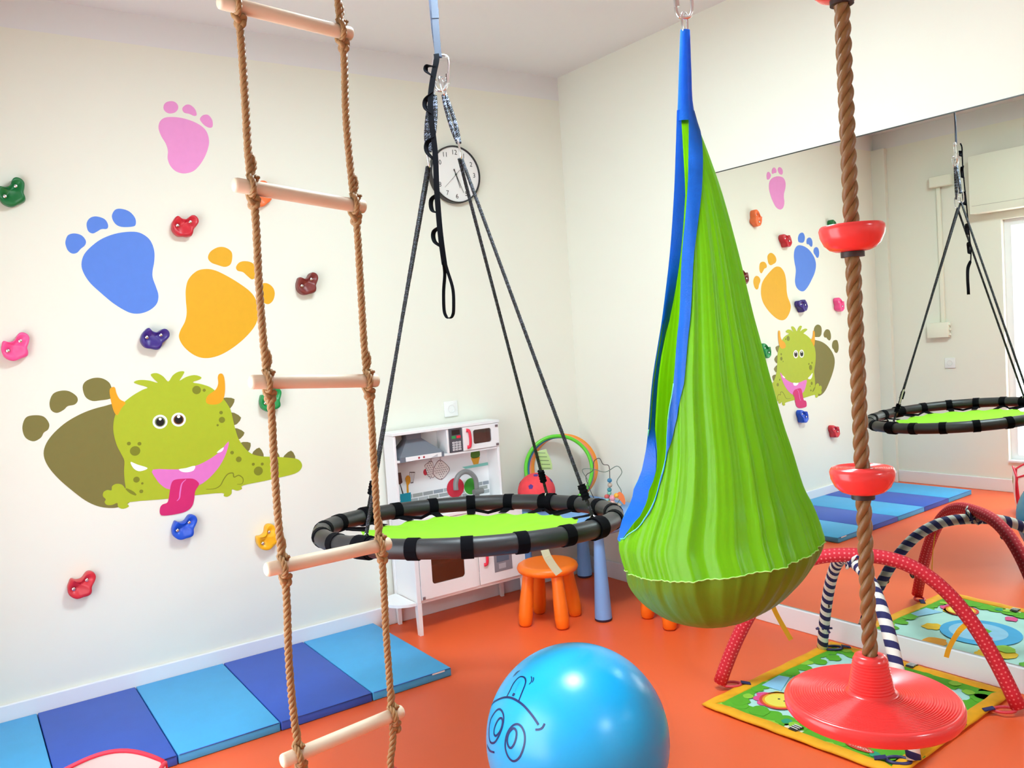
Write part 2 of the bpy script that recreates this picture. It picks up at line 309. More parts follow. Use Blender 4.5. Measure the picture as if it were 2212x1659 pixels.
PRINTS = [('green',-0.798,-1.783,0.035),('green',-0.814,-1.829,0.035),('green',-0.75,-1.811,0.035),('green',-0.677,-1.787,0.025),('green',-0.619,-1.781,0.025),('green',-0.805,-1.911,0.04),('green',-0.799,-1.958,0.04),('green',-0.8,-2.017,0.04),('green',-0.801,-2.075,0.04),('green',-0.804,-2.128,0.04),('green',-0.811,-2.194,0.04),('green',-0.808,-2.232,0.04),('green',-0.822,-2.313,0.04),('green',-0.799,-2.332,0.04),('green',-0.797,-2.375,0.04),('green',-0.749,-2.418,0.04),('green',-0.695,-2.418,0.04),('green',-0.4,-1.772,0.03),('green',-0.32,-1.781,0.03),('green',-0.229,-1.785,0.03),('green',-0.154,-1.801,0.03),('green',-0.027,-1.775,0.03),('green',0.002,-1.788,0.03),('green',-0.105,-2.395,0.038),('green',-0.033,-2.394,0.038),('green',-0.185,-2.401,0.038),('green',0.024,-2.376,0.038),('green',-0.291,-2.405,0.038),('green',-0.008,-2.195,0.038),('green',0.002,-2.141,0.038),('green',-0.035,-2.246,0.038),('green',-0.012,-2.371,0.038),('green',0.005,-2.061,0.038),('teal',-0.758,-2.026,0.018),('teal',-0.765,-2.355,0.018),('light_green',-0.762,-2.062,0.02),('light_green',-0.696,-1.803,0.02),('light_green',-0.003,-1.791,0.02),('light_green',-0.029,-2.252,0.022),('light_green',-0.087,-2.322,0.022),('pond',-0.416,-2.087,0.16),('yellow',-0.613,-1.883,0.045),('yellow',-0.358,-1.906,0.045),('orange',-0.187,-1.998,0.05),('pink',-0.665,-2.115,0.03),('pink',-0.642,-1.835,0.03),('cream',-0.788,-2.077,0.04),('yellow',-0.186,-2.21,0.05),('yellow',-0.239,-2.259,0.05),('light_green',-0.284,-2.239,0.04)]
# ------------------------------------------------------------------ room
TH = 0.029664
TB = Vector((math.sin(TH), -math.cos(TH), 0))      # along the mirror wall, away from the corner
NB = Vector((math.cos(TH), math.sin(TH), 0))       # out of the room through the mirror wall
CEIL, PAINT, XC, YD = 2.943, 2.81, -3.536, -7.6
def onB(s, o, z): return TB * s + NB * o + Vector((0, 0, z))   # s along wall, o outward (+) / into room (-)
def boxB(s0, s1, o0, o1, z0, z1, bev=0):
    b = box(s0, s1, o0, o1, z0, z1, bev); return ([onB(v.x, v.y, v.z) for v in b[0]], b[1])

M_wall = mat('cream_wall_paint', (240, 239, 226), 0.85)
M_ceil = mat('white_ceiling_paint', (236, 235, 235), 0.9)
M_floor = mat('orange_vinyl_floor', (246, 102, 52), 0.40, spec=0.4, var=0.03, var_scale=2.5)
M_base = mat('white_lacquer_baseboard', (240, 240, 244), 0.35)
M_white = mat('white_plastic', (243, 243, 241), 0.35)
M_wwood = mat('white_lacquered_board', (244, 243, 244), 0.4)
M_steel = mat('bright_steel', (225, 227, 230), 0.18, metal=1.0)

struct('floor', box(XC - 0.1, 0.4, YD - 0.1, 0.1, -0.1, 0), M_floor)
struct('ceiling', box(XC - 0.1, 0.4, YD - 0.1, 0.1, CEIL, CEIL + 0.1), M_ceil)
struct('wall_back', box(XC - 0.1, 0.1, 0, 0.1, 0, PAINT), M_wall)
struct('trim_1', box(XC - 0.1, 0.1, 0, 0.1, PAINT, CEIL), M_ceil)
struct('wall_right', boxB(0, 7.7, 0, 0.1, 0, CEIL), M_wall)
struct('wall_front', box(XC - 0.1, 0.4, YD - 0.1, YD, 0, CEIL), M_wall)
WY0, WY1, WZ0, WZ1 = -0.985, -2.75, 0.235, 2.09
wl = merge(box(XC - 0.16, XC, WY0, 0.0, 0, PAINT), box(XC - 0.16, XC, YD, WY1, 0, PAINT),
           box(XC - 0.16, XC, WY1, WY0, 0, WZ0), box(XC - 0.16, XC, WY1, WY0, WZ1, PAINT))
struct('wall_left', wl, M_wall)
struct('trim_2', box(XC - 0.16, XC, YD, 0, PAINT, CEIL), M_ceil)
struct('trim_3', box(XC, XC + 0.04, -0.115, 0, 0, PAINT), M_wall)
struct('baseboard_back', box(XC + 0.04, -0.016, -0.015, 0, 0, 0.10, 0.004), M_base)
struct('baseboard_right', boxB(0.0, 7.58, -0.015, 0, 0, 0.10, 0.004), M_base)
struct('baseboard_left', merge(box(XC, XC + 0.015, YD, -0.116, 0, 0.10, 0.004), box(XC + 0.04, XC + 0.055, -0.125, -0.015, 0, 0.10, 0.004)), M_base)
# window with aluminium frame, sill and panes
win = struct('window_1', merge(box(XC - 0.10, XC - 0.05, WY1, WY1 + 0.05, WZ0, WZ1), box(XC - 0.10, XC - 0.05, WY0 - 0.05, WY0, WZ0, WZ1),
      box(XC - 0.10, XC - 0.05, WY1 + 0.05, WY0 - 0.05, WZ0, WZ0 + 0.05), box(XC - 0.10, XC - 0.05, WY1 + 0.05, WY0 - 0.05, WZ1 - 0.05, WZ1),
      box(XC - 0.10, XC - 0.05, (WY0 + WY1) / 2 - 0.03, (WY0 + WY1) / 2 + 0.03, WZ0 + 0.05, WZ1 - 0.05)), mat('white_window_frame', (238, 240, 243), 0.4))
M_pane = thin_glass('window_glass')
for a, b in ((WY1 + 0.05, (WY0 + WY1) / 2 - 0.03), ((WY0 + WY1) / 2 + 0.03, WY0 - 0.05)):
    add('pane', box(XC - 0.078, XC - 0.072, a, b, WZ0 + 0.05, WZ1 - 0.05), M_pane, win, smooth=False)
add('window_sill', box(XC - 0.049, XC + 0.02, WY1 + 0.002, WY0 - 0.002, WZ0 + 0.0005, WZ0 + 0.014), M_base, win, smooth=False)

# ceiling lamps: flat panels with a white frame
M_led = mat('led_diffuser', (224, 247, 255), 0.5, emit=LAMP_STRENGTH)
def lamp(x, y, label):
    t = empty('ceiling_lamp', (x, y, CEIL), label, 'lamp', 'square ceiling lamps')
    h = 0.30
    add('frame', merge(box(x - h, x + h, y - h, y - h + 0.02, CEIL - 0.03, CEIL), box(x - h, x + h, y + h - 0.02, y + h, CEIL - 0.03, CEIL),
        box(x - h, x - h + 0.02, y - h + 0.02, y + h - 0.02, CEIL - 0.03, CEIL), box(x + h - 0.02, x + h, y - h + 0.02, y + h - 0.02, CEIL - 0.03, CEIL)), M_white, t, False)
    add('diffuser', box(x - h + 0.021, x + h - 0.021, y - h + 0.021, y + h - 0.021, CEIL - 0.024, CEIL - 0.018), M_led, t, False)
lamp(-1.66, -1.95, 'square ceiling lamp above the blue exercise ball')
lamp(-1.35, -6.20, 'square ceiling lamp at the far end of the room')

# mirror on the right wall, standing on the baseboard
M_mirror = mat('mirror_glass', (249, 252, 244), 0.0, metal=1.0)
mr = empty('wall_mirror', onB(2.9, 0, 0.1), 'large frameless mirror panel covering the wall above the baseboard', 'mirror')
add('mirror_glass', boxB(1.06, 6.9, -0.0034, -0.0004, 0.103, 2.164), M_mirror, mr, False)
M_edge = mat('dark_mirror_edge', (62, 64, 60), 0.4)
add('mirror_edge', boxB(1.057, 6.903, -0.0040, -0.0004, 2.1645, 2.1690), M_edge, mr, False)
add('mirror_edge', boxB(1.055, 1.0595, -0.0040, -0.0004, 0.103, 2.1645), M_edge, mr, False)

# things on the window wall, seen in the mirror
M_cream = mat('cream_painted_box', (243, 243, 226), 0.6)
sb = empty('shutter_box', (XC, -1.9, 2.15), 'long cream roller shutter box over the window', 'shutter box')
add('casing', box(XC + 0.001, XC + 0.13, -2.95, -0.818, 2.150, 2.585, 0.004), M_cream, sb, ang=40)
add('lid_seam', box(XC + 0.13, XC + 0.1315, -2.93, -0.835, 2.205, 2.208), mat('seam_grey', (190, 185, 170), 0.7), sb, False)
cb = empty('junction_box', (XC, -0.5, 1.21), 'small cream junction box under the cable duct', 'junction box')
add('body', box(XC + 0.001, XC + 0.05, -0.585, -0.42, 1.215, 1.335, 0.005), M_cream, cb, ang=40)
for dz in (0.02, 0.06, 0.10): add('cable_gland', xf(tube([(0, 0, 0), (0, -0.014, 0)], 0.009, 12), Matrix.Translation((XC + 0.025, -0.585, 1.215 + dz))), M_cream, cb, ang=40)
tag(add('cable_duct', box(XC + 0.001, XC + 0.022, -0.552, -0.522, 1.336, 2.409, 0.002), M_cream, org=(XC, -0.537, 1.336)),
    'narrow cream cable duct running up the window wall', 'cable duct')
tb = empty('duct_box', (XC, -0.57, 2.41), 'shallow cream cover box at the top of the cable duct', 'junction box')
add('body', box(XC + 0.001, XC + 0.06, -0.66, -0.485, 2.411, 2.495, 0.004), M_cream, tb, ang=40)
add('lid', box(XC + 0.06, XC + 0.064, -0.655, -0.49, 2.416, 2.49), M_cream, tb, False)

def wall_socket(put, loc, label):
    t = empty('wall_socket', loc, label, 'socket', None)
    pl = lambda a, b, d: put(a, b, d)
    b = box(-0.041, 0.041, -0.041, 0.041, 0.001, 0.010, 0.002); add('plate', ([put(v.x, v.y, v.z) for v in b[0]], b[1]), M_white, t, ang=40)
    l = lathe([(0.0, 0.0055), (0.017, 0.0055), (0.019, 0.012), (0.022, 0.0125), (0.0225, 0.008)], 28)
    add('insert', ([put(v.x, v.y, v.z) for v in l[0]], l[1]), mat('socket_insert', (232, 232, 230), 0.4), t, ang=40)
    for s in (-1, 1):
        l = lathe([(0.0, 0.0062), (0.0026, 0.0062)], 10)
        add('pin_hole', ([put(v.x + s * 0.0095, v.y, v.z) for v in l[0]], l[1]), M_edge, t, False)
        bb = box(-0.0018, 0.0018, s * 0.0175 - 0.003, s * 0.0175 + 0.003, 0.0058, 0.0072); add('earth_clip', ([put(v.x, v.y, v.z) for v in bb[0]], bb[1]), M_steel, t, False)
    return t
wall_socket(lambda a, b, d: Vector((-0.878 + a, -d, 1.077 + b)), (-0.878, 0, 1.077), 'white wall socket above the toy kitchen')
wall_socket(lambda a, b, d: Vector((XC + d, -0.574 + a, 1.006 + b)), (XC, -0.574, 1.006), 'white wall socket under the junction box on the window wall')

# ------------------------------------------------------------------ wall stickers
def onA(a, b, d): return Vector((a, -d, b))
def sheet(name, pts_mm, layer, m, parent, k=4, sharp=False):
    pts = [(a / 1000, b / 1000) for a, b in pts_mm]
    if not sharp: pts = smooth2(pts, k)
    return add(name, prism(pts, 0.0002 + layer * 0.0006, 0.0008 + layer * 0.0006, onA), m, parent, False)
def disc(name, spec, layer, m, parent, n=28):
    x, z, r = spec
    return sheet(name, [(x + r * math.cos(2 * math.pi * i / n), z + r * math.sin(2 * math.pi * i / n)) for i in range(n)], layer, m, parent, sharp=True)
def line_strip(name, pts_mm, w, layer, m, parent):
    p = smooth_path([(a / 1000, 0, b / 1000) for a, b in pts_mm], 6); L, Rr = [], []
    for i in range(len(p)):
        t = (p[min(i + 1, len(p) - 1)] - p[max(i - 1, 0)]).normalized(); n = Vector((-t.z, 0, t.x))
        ww = w * (0.35 + 0.65 * math.sin(math.pi * min(max(i / (len(p) - 1), 0.03), 0.97)))
        L.append(p[i] + n * ww / 2); Rr.append(p[i] - n * ww / 2)
    poly = [(v.x, v.z) for v in L] + [(v.x, v.z) for v in reversed(Rr)]
    return add(name, prism(poly, 0.0002 + layer * 0.0006, 0.0008 + layer * 0.0006, onA), m, parent, False)
def footprint(data, m, label):
    x = sum(p[0] for p in data[0]) / len(data[0]) / 1000; z = min(p[1] for p in data[0]) / 1000
    t = empty('footprint_sticker', (x, 0, z), label, 'wall sticker', 'footprint stickers on the wall')
    sheet('sole', data[0], 0, m, t)
    for d in data[1:]: sheet('toe', d, 0, m, t)
    return t
def sticker(name, c): return mat(name, c, 0.55, spec=0.3, var=0.02, var_scale=30)
footprint(FOOT_PINK, sticker('pink_vinyl', (238, 152, 212)), 'pink three-toed footprint sticker, highest on the wall')
footprint(FOOT_BLUE, sticker('blue_vinyl', (92, 135, 226)), 'blue three-toed footprint sticker left of the red climbing hold')
footprint(FOOT_YELLOW, sticker('yellow_vinyl', (232, 172, 36)), 'mustard yellow three-toed footprint sticker behind the rope ladder')
M_olive = sticker('olive_vinyl', (126, 118, 62))
footprint(FOOT_OLIVE, M_olive, 'dark olive footprint sticker partly covered by the green monster')
M_mgreen = sticker('monster_green_vinyl', (176, 190, 44)); M_mspot = sticker('monster_spot_vinyl', (128, 132, 36))
M_morange = sticker('monster_orange_vinyl', (238, 166, 34)); M_mwhite = sticker('sticker_white', (250, 250, 246))
M_mpink = sticker('monster_mouth_pink', (228, 124, 200)); M_mtong = sticker('monster_tongue_magenta', (212, 44, 112))
M_mblack = sticker('sticker_black', (24, 18, 20))
mo = empty('monster_sticker', (-2.2, 0, 0.8), 'green cartoon monster sticker with orange horns and magenta tongue', 'wall sticker')
for d in MON_SPIKE: sheet('spike', d, 1, M_olive, mo, 3)
sheet('body', MON_BODY, 2, M_mgreen, mo, 3)
for d in MON_HORN: sheet('horn', d, 3, M_morange, mo)
for d in MON_SPOT: disc('spot', d, 3, M_mspot, mo, 20)
sheet('mouth', MON_MOUTH, 3, M_mpink, mo, 3)
for d in MON_TOOTH: sheet('tooth', d, 4, M_mwhite, mo, 3)
tg = sheet('tongue', MON_TONGUE, 4, M_mtong, mo)
line_strip('tongue_crease', MON_LINE[0], 0.006, 5, M_mpink, tg)
line_strip('arm_shadow', MON_LINE[1], 0.014, 3, M_mspot, mo); line_strip('arm_line', MON_LINE[2], 0.005, 3, M_mspot, mo)
M_iris = [sticker('iris_grey_green', (120, 128, 84)), sticker('iris_brown', (120, 72, 34))]
for k, e in enumerate(MON_EYE):
    ey = disc('eye', e[0], 3, M_mwhite, mo); disc('iris', e[1], 4, M_iris[k], ey); disc('pupil', e[2], 5, M_mblack, ey); disc('glint', e[3], 6, M_mwhite, ey)

# ------------------------------------------------------------------ climbing holds
def hold(key, col, label):
    x, z, d, ang = HOLDS[key]; ca, sa = math.cos(R(ang)), math.sin(R(ang)); d = 0.0585
    t = empty('climbing_hold', (x, 0, z), label, 'climbing hold', 'plastic climbing holds on the wall')
    ol = smooth2([(a * d, b * d) for a, b in HOLD_OUT], 2); n = len(ol)
    rings = [(0.0, 0.0), (0.98, 0.001), (1.0, 0.012), (1.0, 0.030), (0.97, 0.041), (0.88, 0.048), (0.70, 0.047), (0.45, 0.040), (0.2, 0.037), (0.02, 0.036)]
    vs, fs = [], []
    for s, h in rings[1:]:
        for a, b in ol:
            u, w = a * s, b * s
            dip = 0.0
            for bx in (-0.5 * d, 0.5 * d):
                q = math.hypot(u - bx, w); dip += 0.014 * math.exp(-(q / 0.011) ** 2)
            hh = h + 0.006 * math.sin(u * 70 + 0.6) * (s < 0.95) - dip * (h > 0.03)
            vs.append(Vector((x + u * ca - w * sa, -hh, z + u * sa + w * ca)))
    m = len(rings) - 1
    for i in range(m - 1):
        for j in range(n): fs.append((i * n + j, i * n + (j + 1) % n, (i + 1) * n + (j + 1) % n, (i + 1) * n + j))
    fs.append(tuple((m - 1) * n + j for j in range(n))); fs.append(tuple(range(n)))
    add('grip', (vs, fs), mat(label.split(' climbing')[0].replace(' ', '_'), col, 0.38, bump=0.06, scale=500), t)
    for bx in (-0.5 * d, 0.5 * d):
        l = lathe([(0.0, 0.0), (0.0055, 0.0), (0.0068, -0.001), (0.0072, -0.008)], 14)
        add('bolt', ([Vector((x + bx * ca + v.x, -(0.0375 + v.z), z + bx * sa + v.y)) for v in l[0]], l[1]), M_steel, t, ang=40)
hold('dark_green', (8, 110, 52), 'dark green climbing hold above the pink one at the left edge')
hold('red_up', (205, 36, 52), 'red climbing hold between the pink and blue footprints')
hold('orange', (255, 120, 62), 'orange climbing hold behind the second ladder rung')
hold('brown', (122, 44, 40), 'brown climbing hold right of the yellow footprint')
hold('purple', (58, 36, 128), 'dark purple climbing hold between blue and yellow footprints')
hold('pink', (255, 84, 152), 'bright pink climbing hold at the left edge')
hold('green', (10, 142, 70), 'green climbing hold under the third ladder rung')
hold('blue', (24, 84, 208), 'blue climbing hold below the monster tongue')
hold('yellow', (255, 184, 16), 'yellow climbing hold beside the lower ladder rope')
hold('red_low', (214, 42, 58), 'red climbing hold low on the wall above the blue mat')

# ------------------------------------------------------------------ wall clock
ck = empty('wall_clock', (-0.762, 0, 2.18), 'round white wall clock with thin black rim', 'clock')
CX, CZ = -0.762, 2.333
def onClock(v): return Vector((CX + v.x, -v.z, CZ + v.y))
def clk(name, s, m, par=ck, ang=None, smooth=True): return add(name, ([onClock(Vector(v)) for v in s[0]], s[1]), m, par, smooth, ang=ang)
M_black = mat('black_plastic', (30, 29, 30), 0.4)
clk('rim', lathe([(0.0, 0.001), (0.152, 0.001), (0.154, 0.008), (0.153, 0.038), (0.149, 0.041), (0.146, 0.038), (0.145, 0.030)], 64), M_black, ang=50)
dl = clk('dial', lathe([(0.0, 0.031), (0.1455, 0.031)], 64), mat('clock_dial', (246, 245, 243), 0.5), smooth=False)
for h in range(1, 13):
    a = R(90 - 30 * h); rr = 0.117
    add('numeral', text_shape(str(h), 0.036, lambda u, v, w, a=a, rr=rr: onClock(Vector((u + rr * math.cos(a), v + rr * math.sin(a), 0.0318)))), M_black, dl, False)
def hand(name, deg, l0, l1, w, z):
    a = R(90 - deg); d = Vector((math.cos(a), math.sin(a), 0)); n = Vector((-d.y, d.x, 0))
    b = [d * -l0 + n * w, d * l1 + n * w * 0.5, d * l1 - n * w * 0.5, d * -l0 - n * w]
    clk(name, prism([(p.x, p.y) for p in b], z, z + 0.0008, lambda a_, b_, c_: Vector((a_, b_, c_))), M_black, smooth=False)
hand('hour_hand', 163, 0.03, 0.075, 0.0022, 0.0335); hand('minute_hand', 157, 0.03, 0.105, 0.0018, 0.0350); hand('second_hand', 226, 0.035, 0.105, 0.0009, 0.0365)
clk('hub', lathe([(0.0, 0.039), (0.004, 0.039), (0.004, 0.031)], 14), M_black)

# ------------------------------------------------------------------ folding floor mat along the wall
fm = empty('folding_mat', (-2.36, -0.42, 0), 'blue folding gym mat of alternating light and dark panels along the wall', 'gym mat')
M_mlight = mat('light_blue_vinyl', (74, 170, 228), 0.5, spec=0.35, bump=0.12, scale=420, var=0.03, var_scale=14)
M_mdark = mat('royal_blue_vinyl', (56, 92, 190), 0.5, spec=0.35, bump=0.12, scale=420, var=0.03, var_scale=14)
xs = [-1.425, -1.797, -2.178, -2.552, -2.925, -3.30]
M_seam = mat('mat_seam_navy', (36, 62, 140), 0.6)
for i in range(5):
    p = add('panel', box(xs[i + 1] + 0.002, xs[i] - 0.002, -0.806, -0.018, 0.001, 0.037, 0.004, 2), M_mlight if i % 2 == 0 else M_mdark, fm, ang=50)
    add('piping', tube([(xs[i + 1] + 0.006, -0.8065, 0.0355), (xs[i] - 0.006, -0.8065, 0.0355)], 0.0018, 6), M_seam if i % 2 else M_mdark, p)
add('care_label', box(-1.52, -1.46, -0.8085, -0.8065, 0.030, 0.036), M_white, fm, False)
# ------------------------------------------------------------------ toy kitchen
KX = -1.298
def kb(x0, x1, y0, y1, z0, z1, bev=0.0015): return box(KX + x0, KX + x1, y0, y1, z0, z1, bev, 1)
kt = empty('toy_kitchen', (KX + 0.33, -0.14, 0), 'white wooden toy kitchen with hood, microwave and oven against the wall', 'toy kitchen')
M_kgrey = mat('hood_grey_board', (112, 117, 128), 0.5); M_kdark = mat('keypad_dark_grey', (78, 76, 84), 0.5)
M_kred = mat('red_plastic_handle', (232, 44, 70), 0.35); M_kgreen = mat('key_green', (48, 150, 78), 0.5)
M_brown = mat('oven_dark_brown', (96, 62, 52), 0.35); M_knavy = mat('display_black', (38, 26, 28), 0.3)
M_hinge = mat('grey_hinge', (128, 112, 116), 0.4, metal=0.3)
F1, F2, KB = -0.137, -0.272, -0.032
add('back_panel', kb(0.012, 0.618, KB, KB + 0.008, 0.56, 0.985), M_wwood, kt, ang=40)
for x in (0.0, 0.616): add('side_panel', kb(x, x + 0.014, F1, -0.022, 0.581, 0.984), M_wwood, kt, ang=40)
add('top_board', kb(-0.006, 0.636, F1 - 0.006, -0.018, 0.985, 1.000), M_wwood, kt, ang=40)
add('shelf', kb(0.014, 0.616, F1 + 0.001, KB - 0.001, 0.846, 0.858), M_wwood, kt, ang=40)
add('divider', kb(0.308, 0.321, F1 + 0.001, KB - 0.001, 0.8585, 0.9845), M_wwood, kt, ang=40)
# hood: chimney and flared body with the white control strip
hv = [(0.10, KB - 0.001, 0.984), (0.185, KB - 0.001, 0.984), (0.185, -0.085, 0.984), (0.10, -0.085, 0.984),
      (0.10, KB - 0.001, 0.952), (0.185, KB - 0.001, 0.952), (0.185, -0.085, 0.952), (0.10, -0.085, 0.952),
      (0.016, KB - 0.001, 0.872), (0.284, KB - 0.001, 0.872), (0.284, F1 - 0.002, 0.872), (0.030, F1 - 0.002, 0.872),
      (0.016, KB - 0.001, 0.846), (0.284, KB - 0.001, 0.846), (0.284, F1 - 0.002, 0.846), (0.030, F1 - 0.002, 0.846)]
hf = [(0, 1, 2, 3), (12, 13, 14, 15)] + [(r + i, r + (i + 1) % 4, r + 4 + (i + 1) % 4, r + 4 + i) for r in (0, 4, 8) for i in range(4)]
hd = add('hood', ([Vector((KX + a, b, c)) for a, b, c in hv], hf), M_kgrey, kt, False)
st = add('control_strip', kb(0.060, 0.268, F1 - 0.0055, F1 - 0.0022, 0.848, 0.871), M_wwood, hd, ang=40)
for x in (0.135, 0.163): add('knob_print', prism([(x + 0.0055 * math.cos(i * 0.524), 0.8595 + 0.0055 * math.sin(i * 0.524)) for i in range(12)], 0, 0.001, lambda a, b, d: Vector((KX + a, F1 - 0.0057 - d, b))), mat('dark_red_print', (168, 40, 56), 0.5), hd, False)
add('level_print', prism([(0.205, 0.851), (0.243, 0.851), (0.243, 0.865)], 0, 0.0008, lambda a, b, d: Vector((KX + a, F1 - 0.0057 - d, b))), mat('pale_grey_print', (196, 196, 202), 0.5), hd, False)
# keypad
kp = add('keypad', kb(0.3215, 0.400, F1 - 0.003, F1 + 0.006, 0.8585, 0.9845), M_kdark, kt, ang=40)
def kfront(name, x0, x1, z0, z1, m, par): return add(name, kb(x0, x1, F1 - 0.0045, F1 - 0.003, z0, z1, 0.0006), m, par, False)
kfront('display', 0.336, 0.386, 0.951, 0.977, M_knavy, kp); kfront('start_key', 0.334, 0.359, 0.931, 0.945, M_kgreen, kp); kfront('stop_key', 0.364, 0.389, 0.931, 0.945, M_kred, kp)
M_keyw = mat('key_white', (232, 230, 232), 0.5)
for r in range(4):
    for c in range(3):
        x, z = 0.337 + c * 0.0185, 0.905 - r * 0.0125
        key = kfront('number_key', x, x + 0.0145, z, z + 0.0095, M_keyw, kp)
        add('key_mark', kb(x + 0.0048, x + 0.0098, F1 - 0.0052, F1 - 0.0045, z + 0.0028, z + 0.0068, 0), M_kdark, kp, False)
# microwave door with window, handle and hinges
def framed_door(name, x0, x1, z0, z1, wx0, wx1, wz0, wz1, yf, yb, rad, par):
    """board with a rounded window cut through it"""
    n = 6; outer, inner = [], []
    cs = [(wx1 - rad, wz1 - rad, 0), (wx0 + rad, wz1 - rad, 90), (wx0 + rad, wz0 + rad, 180), (wx1 - rad, wz0 + rad, 270)]
    co = [(x1, z1), (x0, z1), (x0, z0), (x1, z0)]
    for (cx, cz, a0), o in zip(cs, co):
        for k in range(n + 1):
            a = R(a0 + 90 * k / n); inner.append((cx + rad * math.cos(a), cz + rad * math.sin(a))); outer.append(o)
    m = len(inner); vs = []
    for y in (yf, yb):
        vs += [Vector((KX + a, y, b)) for a, b in outer] + [Vector((KX + a, y, b)) for a, b in inner]
    fs = []
    for i in range(m):
        j = (i + 1) % m
        if outer[i] != outer[j]: fs += [(i, j, m + j, m + i), (2 * m + i, 2 * m + j, 3 * m + j, 3 * m + i), (i, j, 2 * m + j, 2 * m + i)]
        else: fs += [(i, m + j, m + i), (2 * m + i, 3 * m + j, 3 * m + i)]
        fs.append((m + i, m + j, 3 * m + j, 3 * m + i))
    return add(name, (vs, fs), M_wwood, par, False)
def pull(par, x, z0, z1, y):
    pth = smooth_path([(KX + x - 0.012, y - 0.004, z1), (KX + x, y - 0.012, z1 - 0.004), (KX + x + 0.003, y - 0.016, (z0 + z1) / 2), (KX + x, y - 0.012, z0 + 0.004), (KX + x - 0.012, y - 0.004, z0)], 5)
    add('handle', tube(pth, [0.0095 if i < 3 or i > len(pth) - 4 else 0.0075 for i in range(len(pth))], 10), M_kred, par)
md = framed_door('microwave_door', 0.4015, 0.6275, 0.860, 0.9835, 0.466, 0.580, 0.888, 0.963, F1 - 0.006, F1 + 0.004, 0.012, kt)
add('door_window', kb(0.460, 0.586, F1 - 0.001, F1 + 0.001, 0.882, 0.969, 0), thin_glass('microwave_window', (0.72, 0.68, 0.68), 0.08), md, False)
pull(md, 0.436, 0.877, 0.966, F1 - 0.004)
for z in (0.870, 0.970): add('hinge', kb(0.606, 0.622, F1 - 0.011, F1 - 0.006, z - 0.006, z + 0.006, 0.001), M_hinge, md, False)
bw = lathe([(0.0, 0.0), (0.02, 0.0), (0.030, 0.016), (0.032, 0.022), (0.029, 0.017), (0.018, 0.003), (0.0, 0.003)], 20, (KX + 0.525, -0.085, 0.8585))
tag(add('toy_bowl', bw, mat('dark_purple_bowl', (70, 52, 96), 0.5), org=(KX + 0.525, -0.085, 0.8585)), 'dark purple toy bowl inside the toy microwave', 'bowl')
# prints on the back panel: thin inlays
def kprint(name, pts, col, layer=0, k=0, par=kt):
    pts = smooth2(pts, k) if k else pts
    return add(name, prism(pts, layer * 0.0005, layer * 0.0005 + 0.0005, lambda a, b, d: Vector((KX + a, KB - 0.0002 - d, b))), col if not isinstance(col, tuple) else mat('print_' + name, col, 0.5), par, False)
M_prline = mat('print_maroon_line', (112, 60, 66), 0.5); M_prdot = mat('print_dark_dot', (84, 66, 74), 0.5)
cpn = lambda cx, cz, r, n=24, sq=1.0: [(cx + r * math.cos(2 * math.pi * i / n), cz + r * sq * math.sin(2 * math.pi * i / n)) for i in range(n)]
mitt = [(0.261, 0.815), (0.222, 0.800), (0.226, 0.779), (0.235, 0.742), (0.254, 0.728), (0.276, 0.733), (0.274, 0.797)]
holder = [(0.316, 0.815), (0.367, 0.768), (0.360, 0.740), (0.313, 0.708), (0.268, 0.744), (0.279, 0.786)]
def grow(pts, s):
    cx = sum(p[0] for p in pts) / len(pts); cz = sum(p[1] for p in pts) / len(pts); return [(cx + (a - cx) * s, cz + (b - cz) * s) for a, b in pts]
kprint('mitt_thumb', cpn(0.224, 0.762, 0.013, sq=1.3), (206, 44, 66), 0)
for nm, pts, l in (('oven_mitt', mitt, 1), ('pot_holder', holder, 3)):
    kprint(nm + '_edge', pts, M_prline, l, 4); fab = kprint(nm, grow(pts, 0.94), (238, 226, 222), l + 1, 4)
    cx = sum(p[0] for p in pts) / len(pts); cz = sum(p[1] for p in pts) / len(pts)
    for i in range(-3, 4):
        for j in range(-4, 5):
            px, pz = cx + i * 0.0125 + (j % 2) * 0.006, cz + j * 0.0115
            if abs(px - cx) / (0.022 if l == 1 else 0.046) + abs(pz - cz) / (0.052 if l == 1 else 0.054) < (1.15 if l == 1 else 0.92):
                kprint('fabric_motif', cpn(px, pz, 0.0026, 6), M_prdot, l + 2, par=fab)
    for dx in (-0.006, 0.006): kprint('hanging_loop', [(pts[0][0] + dx, 0.838), (pts[0][0] + dx + 0.0012, 0.838), (pts[0][0] + 0.001, 0.813), (pts[0][0], 0.813)], M_prline, l)
kprint('printed_shelf', [(0.449, 0.757), (0.470, 0.744), (0.640, 0.744), (0.612, 0.761)], (138, 212, 200), 0)
kprint('printed_plant_pot', [(0.508, 0.797), (0.566, 0.797), (0.553, 0.760), (0.522, 0.760)], (226, 166, 44), 1); kprint('printed_cactus', [(0.512, 0.798), (0.562, 0.798), (0.566, 0.83), (0.550, 0.842), (0.525, 0.842), (0.510, 0.828)], (76, 122, 32), 1, 3)
kprint('printed_plate', cpn(0.398, 0.652, 0.054), (214, 40, 64), 3); kprint('printed_plate', cpn(0.497, 0.645, 0.050), (238, 248, 236), 2); kprint('printed_plate', cpn(0.497, 0.645, 0.045), (62, 160, 40), 3)
kprint('printed_spatula', [(0.050, 0.783), (0.081, 0.781), (0.086, 0.729), (0.073, 0.720), (0.055, 0.724)], (92, 52, 42), 1); kprint('spatula_handle', [(0.070, 0.722), (0.074, 0.722), (0.088, 0.668), (0.080, 0.668)], (58, 40, 40), 0)
